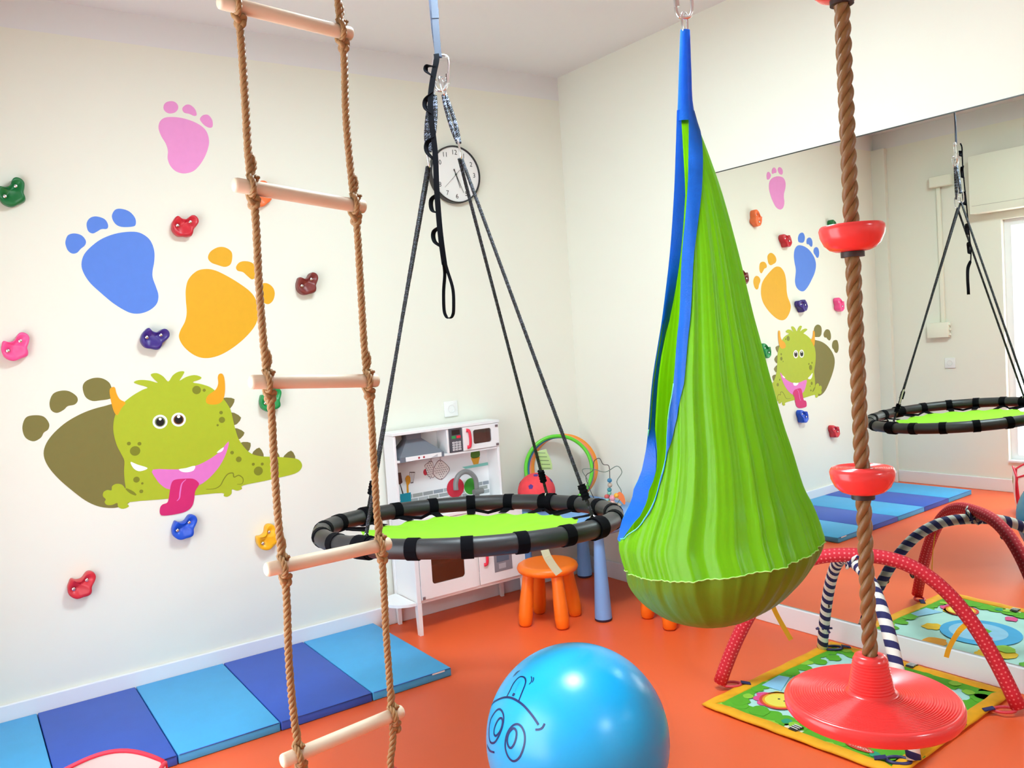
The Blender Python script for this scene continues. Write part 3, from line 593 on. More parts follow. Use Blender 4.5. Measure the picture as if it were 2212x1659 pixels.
kprint('printed_spoon', [(0.103, 0.747), (0.112, 0.759), (0.124, 0.760), (0.134, 0.745), (0.130, 0.722), (0.118, 0.708), (0.117, 0.668), (0.106, 0.668), (0.108, 0.710)], (228, 156, 36), 2)
wk = [(0.131, 0.777), (0.163, 0.772), (0.148, 0.716), (0.132, 0.716)]
kprint('printed_slotted_turner', wk, (88, 70, 74), 0); kprint('turner_inset', grow(wk, 0.84), (240, 238, 240), 1)
for f in (0.33, 0.66): kprint('turner_bar', [(0.131 + 0.032 * f, 0.775), (0.1325 + 0.032 * f, 0.775), (0.1335 + 0.016 * f, 0.717), (0.132 + 0.016 * f, 0.717)], (88, 70, 74), 2)
kprint('printed_utensil_pot', [(0.066, 0.670), (0.129, 0.670), (0.127, 0.612), (0.068, 0.612)], (26, 150, 172), 3)
tc = [(176, 182, 184), (160, 164, 166), (186, 188, 188), (150, 158, 168), (170, 172, 168)]; M_tile = [mat('printed_tile_grey', c, 0.5) for c in tc]
for r, z in enumerate((0.640, 0.616, 0.592)):
    x = 0.016 + (0, -0.03, -0.012)[r]; i = 0
    while x < 0.612:
        a, b = max(x, 0.016), min(x + 0.058, 0.612)
        if b - a > 0.006: kprint('printed_tile', [(a, z), (b, z), (b, z + 0.019), (a, z + 0.019)], M_tile[(i * 2 + r) % 5], 0)
        x += 0.062; i += 1
# worktop, hob, sink, tap
wt = add('worktop', kb(-0.008, 0.668, F2 - 0.01, -0.018, 0.562, 0.580, 0.002), M_wwood, kt, ang=40)
add('hob', kb(0.03, 0.30, -0.235, -0.05, 0.580, 0.583), M_kdark, kt, ang=40)
for x in (0.095, 0.235): add('hob_ring', torus((KX + x, -0.145, 0.584), 0.045, 0.003, n=32, m=8), mat('hob_ring_grey', (150, 150, 155), 0.4), kt)
add('sink', lathe([(0.0, 0.540), (0.07, 0.540), (0.085, 0.552), (0.090, 0.581), (0.104, 0.583), (0.106, 0.5805)], 36, (KX + 0.45, -0.165, 0)), mat('sink_grey', (166, 170, 176), 0.35), kt)
tp = smooth_path([(KX + 0.500, -0.085, 0.580), (KX + 0.500, -0.085, 0.640), (KX + 0.494, -0.088, 0.690), (KX + 0.462, -0.094, 0.728), (KX + 0.420, -0.100, 0.742), (KX + 0.380, -0.106, 0.728), (KX + 0.358, -0.110, 0.695), (KX + 0.355, -0.112, 0.655)], 6)
fa = add('tap', tube(tp, 0.0135, 14), mat('tap_grey_plastic', (132, 134, 134), 0.3), kt)
add('tap_lever', tube([(KX + 0.470, -0.10, 0.622), (KX + 0.528, -0.10, 0.624)], 0.016, 14), mat('tap_lever_grey', (116, 118, 116), 0.35), fa, ang=40)
# lower cabinet
add('side_panel', kb(0.004, 0.018, F2 + 0.03, -0.045, 0.156, 0.5615), M_wwood, kt, ang=40); add('side_panel', kb(0.642, 0.656, F2 + 0.03, -0.045, 0.156, 0.5615), M_wwood, kt, ang=40)
add('cabinet_back', kb(0.018, 0.642, -0.050, -0.044, 0.156, 0.5615), M_brown, kt, ang=40)
add('cabinet_floor', kb(0.018, 0.642, F2 + 0.006, -0.05, 0.156, 0.172), M_wwood, kt, ang=40)
add('middle_post', kb(0.354, 0.368, F2 + 0.001, F2 + 0.05, 0.1725, 0.5615), M_wwood, kt, ang=40)
add('oven_shelf', kb(0.019, 0.353, F2 + 0.04, -0.052, 0.318, 0.324), M_brown, kt, ang=40)
def leg(x, yb, yf):
    sh = merge(box(KX + x, KX + x + 0.024, yf, yb, 0.16, 0.561, 0.0015, 1))
    w = [(x, yf, yb), (x + 0.024, yf, yb)]
    vs = [Vector((KX + x, yf, 0.16)), Vector((KX + x + 0.024, yf, 0.16)), Vector((KX + x + 0.024, yb, 0.16)), Vector((KX + x, yb, 0.16)),
          Vector((KX + x + 0.003, yf - 0.004 * (yf < -0.2), 0)), Vector((KX + x + 0.021, yf - 0.004 * (yf < -0.2), 0)), Vector((KX + x + 0.021, yb - 0.006, 0)), Vector((KX + x + 0.003, yb - 0.006, 0))]
    add('leg', merge(sh, (vs, [(0, 1, 2, 3), (4, 5, 6, 7)] + [(i, (i + 1) % 4, 4 + (i + 1) % 4, 4 + i) for i in range(4)])), M_wwood, kt, False)
for x in (0.0, 0.636): leg(x, F2 + 0.03, F2); leg(x, -0.020, -0.044)
d1 = framed_door('oven_door', 0.026, 0.3525, 0.174, 0.560, 0.091, 0.281, 0.241, 0.44, F2 - 0.004, F2 + 0.004, 0.018, kt)
add('oven_glass', kb(0.085, 0.287, F2 - 0.0005, F2 + 0.0005, 0.235, 0.446, 0), thin_glass('smoked_oven_glass', (0.62, 0.5, 0.46), 0.10), d1, False)
add('hinge', kb(0.030, 0.044, F2 - 0.009, F2 - 0.004, 0.176, 0.190, 0.001), M_hinge, d1, False)
pull(d1, 0.190, 0.470, 0.550, F2 - 0.002)
d2 = add('washer_door', kb(0.3695, 0.640, F2 - 0.004, F2 + 0.004, 0.174, 0.560), M_wwood, kt, ang=40)
pull(d2, 0.408, 0.276, 0.345, F2 - 0.002)
wp = add('washer_print', kb(0.459, 0.571, F2 - 0.0055, F2 - 0.004, 0.221, 0.40, 0.0005), mat('washer_print_grey', (138, 134, 142), 0.5), d2, False)
add('washer_print_window', kb(0.474, 0.552, F2 - 0.0062, F2 - 0.0055, 0.272, 0.38, 0.0003), mat('washer_print_blue', (92, 108, 128), 0.4), d2, False)
add('washer_print_vent', kb(0.486, 0.530, F2 - 0.0062, F2 - 0.0055, 0.235, 0.262, 0.0003), mat('washer_print_pale', (176, 172, 180), 0.5), d2, False)
hp_ = [(-1.300 - 0.118 * math.sin(math.pi * i / 20), -0.155 + 0.112 * math.cos(math.pi * i / 20)) for i in range(21)]
add('side_shelf', prism(hp_, 0.152, 0.166, lambda a, b, d: Vector((a, b, d))), M_wwood, kt, False)

# ------------------------------------------------------------------ blue table in the corner
tt = empty('table', (-0.297, -0.415, 0), "blue plastic children's table pushed into the room corner", 'table')
M_tblue = mat('blue_plastic', (126, 176, 236), 0.42, bump=0.03, scale=600); M_tfoot = mat('dark_foot_cap', (52, 40, 66), 0.6)
def rrect(x0, x1, y0, y1, r, n=6):
    o = []
    for cx, cy, a0 in ((x1 - r, y1 - r, 0), (x0 + r, y1 - r, 90), (x0 + r, y0 + r, 180), (x1 - r, y0 + r, 270)):
        o += [(cx + r * math.cos(R(a0 + 90 * k / n)), cy + r * math.sin(R(a0 + 90 * k / n))) for k in range(n + 1)]
    return o
def slab(x0, x1, y0, y1, z0, z1, r, e):
    rings = [(e, z0), (0, z0 + e), (0, z1 - e), (e * 0.4, z1 - e * 0.3), (e, z1)]; vs, fs = [], []; n = None
    for ins, z in rings:
        p = rrect(x0 + ins, x1 - ins, y0 + ins, y1 - ins, r); n = len(p); vs += [Vector((a, b, z)) for a, b in p]
    for i in range(len(rings) - 1):
        for j in range(n): fs.append((i * n + j, i * n + (j + 1) % n, (i + 1) * n + (j + 1) % n, (i + 1) * n + j))
    fs += [tuple(range(n)), tuple((len(rings) - 1) * n + j for j in range(n))]
    return vs, fs
add('tabletop', slab(-0.575, -0.022, -0.80, -0.022, 0.438, 0.48, 0.06, 0.014), M_tblue, tt, ang=50)
for x, y in ((-0.505, -0.735), (-0.092, -0.735), (-0.505, -0.085), (-0.092, -0.085)):
    lg = add('leg', lathe([(0.0, 0.012), (0.043, 0.012), (0.043, 0.03), (0.024, 0.425), (0.024, 0.437), (0.0, 0.437)], 24, (x, y, 0)), M_tblue, tt, ang=60)
    add('foot_cap', lathe([(0.0, 0.0), (0.040, 0.0), (0.044, 0.004), (0.044, 0.0119), (0.0, 0.0119)], 24, (x, y, 0)), M_tfoot, lg, ang=60)

# ------------------------------------------------------------------ orange stools
M_or = mat('orange_plastic', (255, 122, 24), 0.38, bump=0.03, scale=600)
def stool(x, y, rot, label):
    t = empty('stool', (x, y, 0), label, 'stool', "orange children's stools")
    s = lathe([(0.0, 0.262), (0.11, 0.258), (0.138, 0.258), (0.150, 0.266), (0.155, 0.279), (0.150, 0.292), (0.138, 0.300), (0.12, 0.300), (0.08, 0.297), (0.0, 0.296)], 40, (x, y, 0))
    add('seat', s, M_or, t)
    for k in range(4):
        a = rot + k * math.pi / 2; d = Vector((math.cos(a), math.sin(a), 0)); c = Vector((x, y, 0)); pts, rad = [], []
        for q, (z, r, f) in enumerate(((0.0, 0.016, 0.140), (0.003, 0.026, 0.1395), (0.012, 0.0325, 0.139), (0.05, 0.036, 0.135), (0.12, 0.035, 0.127), (0.2, 0.030, 0.115), (0.262, 0.029, 0.106))):
            pts.append(c + d * f + Vector((0, 0, z))); rad.append(r)
        add('leg', tube(pts, rad, 16), M_or, t, ang=70)
    return t
stool(-0.700, -0.555, math.atan2(-0.14, -0.03) , "orange children's stool in front of the toy kitchen")
stool(-0.255, -0.985, math.atan2(0.12, -0.08), 'orange stool mostly hidden behind the green hammock')

# ------------------------------------------------------------------ hula hoops, ball and bead maze on the table
HOOPS = [('green', (96, 206, 46), 0.0, 0.190, 0.0105, 'green hula hoop in front of the leaning stack of hoops'),
         ('blue', (40, 122, 170), 0.0205, 0.187, 0.0085, 'thin teal blue hula hoop just behind the green one'),
         ('coral', (255, 146, 112), 0.0392, 0.187, 0.0085, 'coral pink hula hoop in the middle of the stack'),
         ('orange', (255, 158, 50), 0.0584, 0.187, 0.009, 'orange hula hoop next to the coral one'),
         ('amber', (255, 150, 36), 0.0782, 0.187, 0.009, 'amber orange hula hoop at the back, nearest the corner')]
hq = Vector((-0.45, -0.86, 0.24)).normalized(); hup = (Vector((0, 0, 1)) - hq * hq.z).normalized(); hT = Vector((0.886, -0.464, 0))
for k, (nm, col, back, Rr, tr, lab) in enumerate(HOOPS):
    c = Vector((-0.283, -0.150, 0)) - hq * back + hT * 0.012 * k; c.z = 0.4805 + hup.z * Rr + tr
    tag(add('hula_hoop', torus(c, Rr, tr, hq, 72, 10), mat(nm + '_hoop_plastic', col, 0.3), org=(c.x, c.y, 0.48)), lab, 'hula hoop', 'hula hoops leaning in the corner')
rb = empty('play_ball', (-0.488, -0.205, 0.48), 'coral red foam play ball with purple pentagons on the blue table', 'ball')
add('ball_body', sphere((-0.488, -0.205, 0.5845), 0.104, 32, 20), mat('coral_foam', (236, 66, 74), 0.7, bump=0.25, scale=150, var=0.06, var_scale=40), rb)
def patch(c, r, d, s, n=5, off=0.0015):
    d = Vector(d).normalized(); u = d.orthogonal().normalized(); w = d.cross(u); c = Vector(c)
    p = [c + (d * r + (u * math.cos(2 * math.pi * i / n) + w * math.sin(2 * math.pi * i / n)) * s).normalized() * (r + off) for i in range(n)]
    return p + [c + d * (r + off)], [(i, (i + 1) % n, n) for i in range(n)]
for d in ((-0.75, -0.55, 0.45), (0.05, -0.95, -0.1), (-0.2, -0.3, 0.95), (-0.95, 0.2, -0.1), (-0.5, -0.8, -0.5), (0.6, -0.6, 0.6), (0.9, 0.2, 0.1), (0.1, 0.8, 0.5), (-0.6, 0.6, 0.5)):
    dv = Vector(d).normalized(); add('pentagon', patch(Vector((-0.488, -0.205, 0.5845)), 0.104, dv, 0.015), mat('purple_pentagon', (78, 46, 132), 0.7), rb, False)
bmz = empty('bead_maze', (-0.19, -0.43, 0.48), 'wire bead maze toy with coloured wooden beads beside the hoops', 'toy')
BX, BY = -0.19, -0.43; e1_ = Vector((0.72, -0.69, 0)); 
def bz(u, z, d=0.0): return Vector((BX, BY, 0.48)) + e1_ * u + Vector((0.69, 0.72, 0)) * d + Vector((0, 0, z))
add('base', slab(BX - 0.07, BX + 0.07, BY - 0.07, BY + 0.07, 0.4802, 0.494, 0.03, 0.004), mat('pale_wood_base', (226, 202, 172), 0.55), bmz, ang=50)
M_w1, M_w2 = mat('dark_wire', (72, 62, 56), 0.4), mat('green_grey_wire', (112, 128, 112), 0.4)
add('wire', tube(smooth_path([bz(-0.05, 0.012, 0.02), bz(-0.085, 0.10, 0.02), bz(-0.10, 0.17, 0.02), bz(-0.06, 0.20, 0.02), bz(-0.05, 0.25, 0.02), bz(-0.02, 0.265, 0.02), bz(0.0, 0.235, 0.0), bz(0.03, 0.225, 0.0), bz(0.032, 0.17, 0.0), bz(0.028, 0.10, 0.0), bz(0.02, 0.012, 0.0)], 6), 0.0022, 8), M_w1, bmz)
add('wire', tube(smooth_path([bz(-0.065, 0.012, -0.02), bz(-0.12, 0.07, -0.02), bz(-0.085, 0.14, -0.02), bz(-0.115, 0.21, -0.02), bz(-0.06, 0.215, -0.02), bz(0.01, 0.195, -0.02), bz(0.075, 0.225, -0.02), bz(0.10, 0.19, -0.02), bz(0.07, 0.14, -0.02), bz(0.09, 0.09, -0.02), bz(0.085, 0.05, -0.02), bz(0.06, 0.012, -0.02)], 6), 0.0022, 8), M_w2, bmz)
BEADS = [(0.030, 0.145, 0, 0.0135, (66, 134, 166)), (0.030, 0.118, 0, 0.0135, (196, 172, 150)), (0.026, 0.093, 0, 0.013, (72, 148, 158)), (0.024, 0.074, 0, 0.012, (140, 200, 178)),
         (0.010, 0.058, -0.012, 0.014, (206, 92, 92)), (0.010, 0.042, -0.012, 0.013, (158, 206, 204)), (0.012, 0.028, -0.012, 0.013, (236, 196, 40)), (0.040, 0.050, -0.016, 0.017, (244, 160, 178)), (0.040, 0.026, -0.016, 0.014, (238, 186, 176)), (0.064, 0.064, -0.02, 0.015, (250, 176, 52))]
for u, z, d, r, c in BEADS: add('bead', sphere(bz(u, z, d), r, 16, 10, (1, 1, 0.92)), mat('painted_bead', c, 0.35), bmz)
lf = smooth2([(-0.006, 0.0), (0.012, 0.022), (0.034, 0.004), (0.042, -0.034), (0.034, -0.048), (0.014, -0.022)], 4)
add('leaf_bead', prism(lf, -0.004, 0.004, lambda a, b, d: bz(0.068 + a, 0.062 + b, -0.024 + d)), mat('orange_leaf_bead', (255, 128, 62), 0.4), bmz, False)

# ------------------------------------------------------------------ blue exercise ball
BC, BR = Vector((-1.695, -2.027, 0.2655)), 0.265
eb = empty('exercise_ball', (BC.x, BC.y, 0), 'blue exercise ball with a printed cartoon face on the floor', 'exercise ball')
M_eball = mat('blue_rubber', (30, 172, 238), 0.27, spec=0.55, bump=0.03, scale=900, var=0.02, var_scale=6)
add('ball_body', sphere(BC, BR, 96, 56), M_eball, eb)
M_ink = mat('navy_print', (10, 36, 96), 0.4)
def ink(name, pts, closed, w):
    ns = [Vector(p).normalized() for p in pts]; ns = [v.normalized() for v in smooth_path(ns, 6, closed)]
    vs, fs = [], []; m = len(ns)
    for i in range(m):
        a = ns[(i - 1) % m] if closed else ns[max(i - 1, 0)]; b = ns[(i + 1) % m] if closed else ns[min(i + 1, m - 1)]
        s = ns[i].cross(b - a).normalized()
        for k in (-1, 1): vs.append(BC + (ns[i] * BR + s * k * w / 2).normalized() * (BR + 0.0008))
    for i in range(m if closed else m - 1):
        j = (i + 1) % m; fs.append((2 * i, 2 * i + 1, 2 * j + 1, 2 * j))
    add(name, (vs, fs), M_ink, eb, True)
WID = {'mouth': 0.0062, 'tick': 0.0034, 'tongue': 0.0046, 'dimple': 0.0056, 'eye': 0.0058, 'pupil': 0.0062, 'motion_line': 0.0028, 'print_mark': 0.010}
for nm, cl, pts in BALL_LINES:
    if nm == 'print_text':
        ns = smooth_path([Vector(p) for p in pts], 6)
        for i in range(0, len(ns) - 1, 2): ink('print_text', [ns[i], ns[i] * 0.35 + ns[i + 1] * 0.65], False, 0.0022)
    else: ink('printed_' + nm, pts, bool(cl), WID[nm])
# ------------------------------------------------------------------ rope ladder
M_jute = mat('brown_ladder_rope', (158, 116, 70), 0.55, bump=0.3, scale=700, var=0.12, var_scale=60)
M_rung = mat('beech_rung', (228, 206, 180), 0.5, bump=0.05, scale=60, var=0.04, var_scale=10)
LP, RP = Vector((-2.612, -2.325, 0)), Vector((-2.395, -2.303, 0))
LZ = [2.43, 2.09, 1.752, 1.382, 1.022, 0.645]; RZ = [2.44, 2.082, 1.730, 1.366, 1.017, 0.649]
ld = empty('rope_ladder', (-2.50, -2.31, CEIL), 'hanging rope ladder with pale wooden rungs and brown ropes', 'rope ladder')
def wob(P, zs, seed):
    rnd = random.Random(seed); out = [P + Vector((0, 0, CEIL - 0.02))]
    for i, z in enumerate(zs):
        out.append(P + Vector((0, 0, z + 0.05))); out.append(P + Vector((0.004, 0.0, z - 0.05)))
        if i < len(zs) - 1: out.append(P + Vector((rnd.uniform(-.004, .004), rnd.uniform(-.004, .004), (z + zs[i + 1]) / 2)))
    return out
pl = wob(LP, LZ, 1)[:-1] + [LP + Vector((0.012, 0, 0.60)), LP + Vector((0.010, 0.004, 0.50))]
pr_ = wob(RP, RZ, 2)[:-1] + [RP + Vector((-0.004, -0.004, 0.60)), RP + Vector((-0.014, -0.006, 0.56)), RP + Vector((-0.016, -0.008, 0.530))]
ROPE_R = 0.0078
add('rope', rope(smooth_path(pl, 4), ROPE_R, 0.036), M_jute, ld); add('rope', rope(smooth_path(pr_, 4), ROPE_R, 0.036), M_jute, ld)
RUNG_R = 0.0140
for lz, rz in zip(LZ, RZ):
    a, b = LP + Vector((0, 0, lz)), RP + Vector((0, 0, rz)); d = (b - a).normalized()
    a0, b0 = a - d * 0.034, b + d * 0.026; off = Vector((0, 0, 0))
    off = d.cross(Vector((0, 0, 1))).normalized() * 0.0
    pts = [a0, a0 + d * 0.002, a0 + d * 0.006, b0 - d * 0.006, b0 - d * 0.002, b0]
    add('rung', tube(pts, [RUNG_R - 0.004, RUNG_R - 0.0012, RUNG_R, RUNG_R, RUNG_R - 0.0012, RUNG_R - 0.004], 20), M_rung, ld, ang=60)
    n1 = Vector((0, 0, 1)); n1 = (n1 - d * n1.dot(d)).normalized(); n2 = d.cross(n1)
    for p, sg in ((a, 1), (b, 1)):
        rw = RUNG_R + ROPE_R * 0.75
        hel = [p + d * (-0.006 + 0.014 * t / 30) + (n1 * math.cos(2 * math.pi * 1.1 * t / 30) + n2 * math.sin(2 * math.pi * 1.1 * t / 30)) * rw for t in range(31)]
        up = smooth_path([p + n1 * 0.060, p + n1 * 0.044 + d * 0.005, p + n1 * 0.030 + d * 0.002, hel[0]], 4)
        kc = p - n1 * (RUNG_R + 0.013) + d * 0.006; tre = []
        for i in range(40):
            t = 2 * math.pi * i / 40
            tre.append(kc + d * (math.sin(t) + 2 * math.sin(2 * t)) * 0.0034 + n1 * (math.cos(t) - 2 * math.cos(2 * t)) * 0.0034 + n2 * (-math.sin(3 * t)) * 0.006)
        add('knot', merge(rope(up[:-1] + hel, ROPE_R * 0.80, 0.030, n=5, per=8), tube(tre, ROPE_R * 0.72, 7, closed=True)), M_jute, ld)
for P in (LP, RP):
    add('ceiling_hook', merge(lathe([(0.0, -0.006), (0.03, -0.006), (0.03, 0.0), (0.0, 0.0)], 20, (P.x, P.y, CEIL - 0.0005)), torus((P.x, P.y, CEIL - 0.018), 0.014, 0.004, (1, 0, 0), 24, 8)), M_steel, ld)
add('end_cap', lathe([(0.0, 0.520), (0.012, 0.520), (0.0185, 0.524), (0.020, 0.536), (0.019, 0.556), (0.012, 0.562), (0.0, 0.562)], 20, (RP.x - 0.016, RP.y - 0.008, -0.022)), mat('red_plastic_cap', (226, 40, 58), 0.35), ld, label='red plastic end cap')

# ------------------------------------------------------------------ saucer swing
M_foam = mat('black_foam_tube', (38, 38, 41), 0.42, bump=0.15, scale=500)
M_web = mat('black_webbing', (10, 10, 15), 0.85, spec=0.08, bump=0.2, scale=900)
M_lime = mat('lime_fabric', (150, 226, 40), 0.75, bump=0.25, scale=350, var=0.04, var_scale=25, translucent=0.15)
M_srope = uv_pattern('black_flecked_rope', 'fleck', (16, 16, 24), (120, 126, 146), 330.0, 5.0, 0.6)
M_hrope = uv_pattern('black_hanging_rope', 'fleck', (12, 12, 15), (58, 60, 72), 330.0, 5.0, 0.65)
RC = Vector((-1.68, -1.474, 0.818)); RN = Vector((0.049, 0.052, 1)).normalized()
RA = Vector((0, 1, 0)).cross(RN).normalized(); RBv = RN.cross(RA); RRAD, RTUB = 0.497, 0.030
def rp_(deg, rad=RRAD, h=0.0): return RC + (RA * math.cos(R(deg)) + RBv * math.sin(R(deg))) * rad + RN * h
sw = empty('saucer_swing', (RC.x, RC.y, RC.z), 'round saucer swing with lime green fabric and black padded ring', 'swing')
add('padded_ring', tube([rp_(d) for d in range(0, 360, 3)], RTUB, 16, closed=True), M_foam, sw)
vs, fs = [], []; nseg = 180; rr_ = [0.0, 0.1, 0.2, 0.28, 0.34, 0.38, 0.405]
for k, r in enumerate(rr_):
    for j in range(nseg):
        d = 360 * j / nseg; sc = 0.5 + 0.5 * math.cos(R((d - 4) * 20)); rad = r - (0.024 * (1 - sc) * (k / 6) ** 3)
        sag = -0.029 - 0.026 * (1 - (r / 0.405) ** 2) + 0.006 * (1 - sc) * (k / 6) ** 2 * -1 + 0.0025 * math.sin(d * 0.11 + k) * (k / 6)
        vs.append(rp_(d, max(rad, 0.0005), sag))
for k in range(len(rr_) - 1):
    for j in range(nseg): fs.append((k * nseg + j, k * nseg + (j + 1) % nseg, (k + 1) * nseg + (j + 1) % nseg, (k + 1) * nseg + j))
add('seat_fabric', (vs, fs), M_lime, sw)
for k in range(20):
    d = 4 + 18 * k; band = []
    a0 = rp_(d); rad = (a0 - RC).normalized(); tan = RN.cross(rad).normalized()
    ringp = [a0 + (rad * math.cos(2 * math.pi * i / 18) + RN * math.sin(2 * math.pi * i / 18)) * (RTUB + 0.0018) for i in range(19)]
    b1 = ribbon(ringp, tan, 0.036, 0.0016)
    p2 = [rp_(d, RRAD - RTUB * 0.75, -0.020), rp_(d, 0.435, -0.025), rp_(d, 0.390, -0.0275)]
    b2 = ribbon(p2, [tan] * 3, [0.036, 0.034, 0.030], 0.0016)
    cross = []
    if k % 2 == 0:
        p3 = [rp_(d + 2, RRAD - RTUB * 0.85, -0.022), rp_(d + 9, 0.425, -0.030), rp_(d + 17, RRAD - RTUB * 0.85, -0.022)]
        cross = [ribbon(p3, RN, 0.012, 0.0016)]
    add('webbing_strap', merge(b1, b2, *cross), M_web, sw, True, ang=50)
def carabiner(name, c, up, side, h, w, r, parent):
    c = Vector(c); up = Vector(up).normalized(); side = (Vector(side) - up * Vector(side).dot(up)).normalized(); p = []
    for i in range(40):
        t = 2 * math.pi * i / 40; s = math.sin(t); q = math.cos(t)
        p.append(c + up * (h / 2) * (abs(s) ** 0.75) * (1 if s >= 0 else -1) + side * (w / 2) * (abs(q) ** 0.6) * (1 if q >= 0 else -1) * (1.0 + 0.22 * s))
    return add(name, tube(p, r, 10, closed=True), M_steel, parent)
cr = Vector((math.cos(YAW), -math.sin(YAW), 0)); cd = Vector((math.sin(YAW), math.cos(YAW), 0))
LCAR, RCAR = Vector((-1.739, -1.469, 2.050)), Vector((-1.650, -1.528, 2.070))
TOPB = Vector((-1.694, -1.489, 2.272))
# rope loops from the main carabiner to the two lower carabiners
def loop_rope(top, bot, sp, n):
    sh = []
    ax = (bot - top).normalized()
    for k in range(n):
        o = cr * (k - (n - 1) / 2) * sp
        sh.append(rope(smooth_path([top + cr * (k - (n - 1) / 2) * 0.006, top + (bot - top) * 0.3 + o, top + (bot - top) * 0.7 + o, bot + o * 0.3], 5), 0.0072, 0.026, 4, 6, 8))
    return merge(*sh)
add('rope_loop', loop_rope(Vector((-1.708, -1.478, 2.252)), LCAR + Vector((0.004, 0, 0.020)), 0.013, 3), M_srope, sw)
add('rope_loop', loop_rope(Vector((-1.678, -1.500, 2.252)), RCAR + Vector((-0.002, 0, 0.020)), 0.015, 2), M_srope, sw)
for s, b in ((-1, Vector((-1.708, -1.478, 2.258))), (1, Vector((-1.678, -1.500, 2.258)))):
    carabiner('quick_link', b + Vector((-s * 0.003, 0, 0.022)), (-s * 0.25, 0, 1), cr * 0.5 + cd, 0.062, 0.026, 0.0035, sw)
carabiner('small_carabiner', LCAR, (-0.1, 0, 1), cd, 0.066, 0.03, 0.0034, sw); carabiner('small_carabiner', RCAR, (0.15, 0, -1), cd, 0.066, 0.03, 0.0034, sw)
ANG = [20, 110, 200, 291]
for i, d in enumerate(ANG):
    e = rp_(d, RRAD - 0.012, 0.036); top = (RCAR if i in (0, 3) else LCAR) + Vector((0, 0, -0.03)) + cr * (0.004 if i in (1, 3) else -0.004)
    pth = [top, top.lerp(e, 0.33), top.lerp(e, 0.66), e + (top - e).normalized() * 0.03, e]
    rpo = add('hanging_rope', rope(pth, 0.0062, 0.026, 4, 5, 8), M_hrope, sw)
    ax = (top - e).normalized()
    if i != 2: add('rope_clamp', tube([e + ax * (0.055 + 0.004 * q) for q in range(13)], [0.0135 if q % 3 != 2 else 0.0115 for q in range(13)], 12), M_web, rpo, ang=60)
    pw = rp_(d); rad = (pw - RC).normalized(); tan = RN.cross(rad).normalized()
    add('rope_anchor', ribbon([pw + (rad * math.cos(2 * math.pi * q / 18) + RN * math.sin(2 * math.pi * q / 18)) * (RTUB + 0.004) for q in range(19)], tan, 0.052, 0.004), M_web, sw, ang=50)
    add('anchor_ring', torus(rp_(d, RRAD - 0.012, 0.030), 0.009, 0.0026, tan, 20, 8), M_steel, sw)
M_tag = mat('pale_fabric_tag', (214, 222, 186), 0.8); M_tagline = mat('tag_print', (120, 128, 104), 0.8)
e0 = rp_(20, RRAD - 0.012, 0.036); ax0 = ((RCAR) - e0).normalized()
tgp = [e0 + ax0 * (0.105 + 0.017 * q) + cr * (0.022 + 0.004 * math.sin(q)) for q in range(6)]
tg0 = add('fabric_tag', ribbon(tgp, cr, 0.045, 0.0012), M_tag, sw, False)
for q in range(5):
    c0 = (tgp[q] + tgp[q + 1]) / 2 - cd * 0.0012
    add('tag_line', ribbon([c0 - cr * 0.018, c0 + cr * 0.016 - Vector((0, 0, 0.003))], Vector((0, 0, 1)), 0.003, 0.0004), M_tagline, tg0, False)
t0 = rp_(268, RRAD - 0.05, -0.03)
tp_ = smooth_path([t0, t0 + Vector((0.004, -0.010, -0.03)), t0 + Vector((0.018, -0.018, -0.06)), t0 + Vector((0.034, -0.024, -0.085))], 4)
tg1 = add('fabric_tag', ribbon(tp_, cr, 0.024, 0.001), M_tag, sw, False)

cm = empty('carabiner', (TOPB.x, TOPB.y, 2.27), 'silver carabiner joining the ceiling strap and the swing', 'carabiner')
carabiner('body', Vector((-1.682, -1.494, 2.325)), (0.10, 0.0, 1), cr, 0.118, 0.052, 0.0052, cm)
add('screw_sleeve', tube([Vector((-1.664, -1.505, 2.290)), Vector((-1.663, -1.505, 2.320))], 0.0085, 12), M_steel, cm, ang=50)

M_gweb = mat('grey_blue_webbing', (56, 62, 78), 0.65, bump=0.25, scale=900)
ws = empty('ceiling_strap', (-1.688, -1.495, CEIL), 'grey blue webbing strap from the ceiling to the swing carabiner', 'strap')
add('webbing', ribbon(resample([(-1.680, -1.492, CEIL - 0.03), (-1.6876, -1.4946, 2.568), (-1.6911, -1.4975, 2.4689), (-1.690, -1.4985, 2.376)], 0.02), cr, 0.022, 0.002), M_gweb, ws, False)
add('webbing', ribbon(resample([(-1.684, -1.488, CEIL - 0.03), (-1.694, -1.490, 2.568), (-1.693, -1.4925, 2.4689), (-1.686, -1.495, 2.372)], 0.02), cr, 0.022, 0.002), mat('navy_webbing', (38, 44, 66), 0.7), ws, False)
add('stitch_block', ribbon([(-1.6889, -1.4968, 2.530), (-1.6900, -1.4975, 2.500)], cr, 0.0235, 0.0045), M_gweb, ws, False)
add('ceiling_plate', merge(lathe([(0.0, -0.008), (0.04, -0.008), (0.04, 0.0), (0.0, 0.0)], 24, (-1.682, -1.490, CEIL - 0.0005)), torus((-1.682, -1.490, CEIL - 0.024), 0.017, 0.005, (0.83, -0.56, 0), 24, 8)), M_steel, ws)

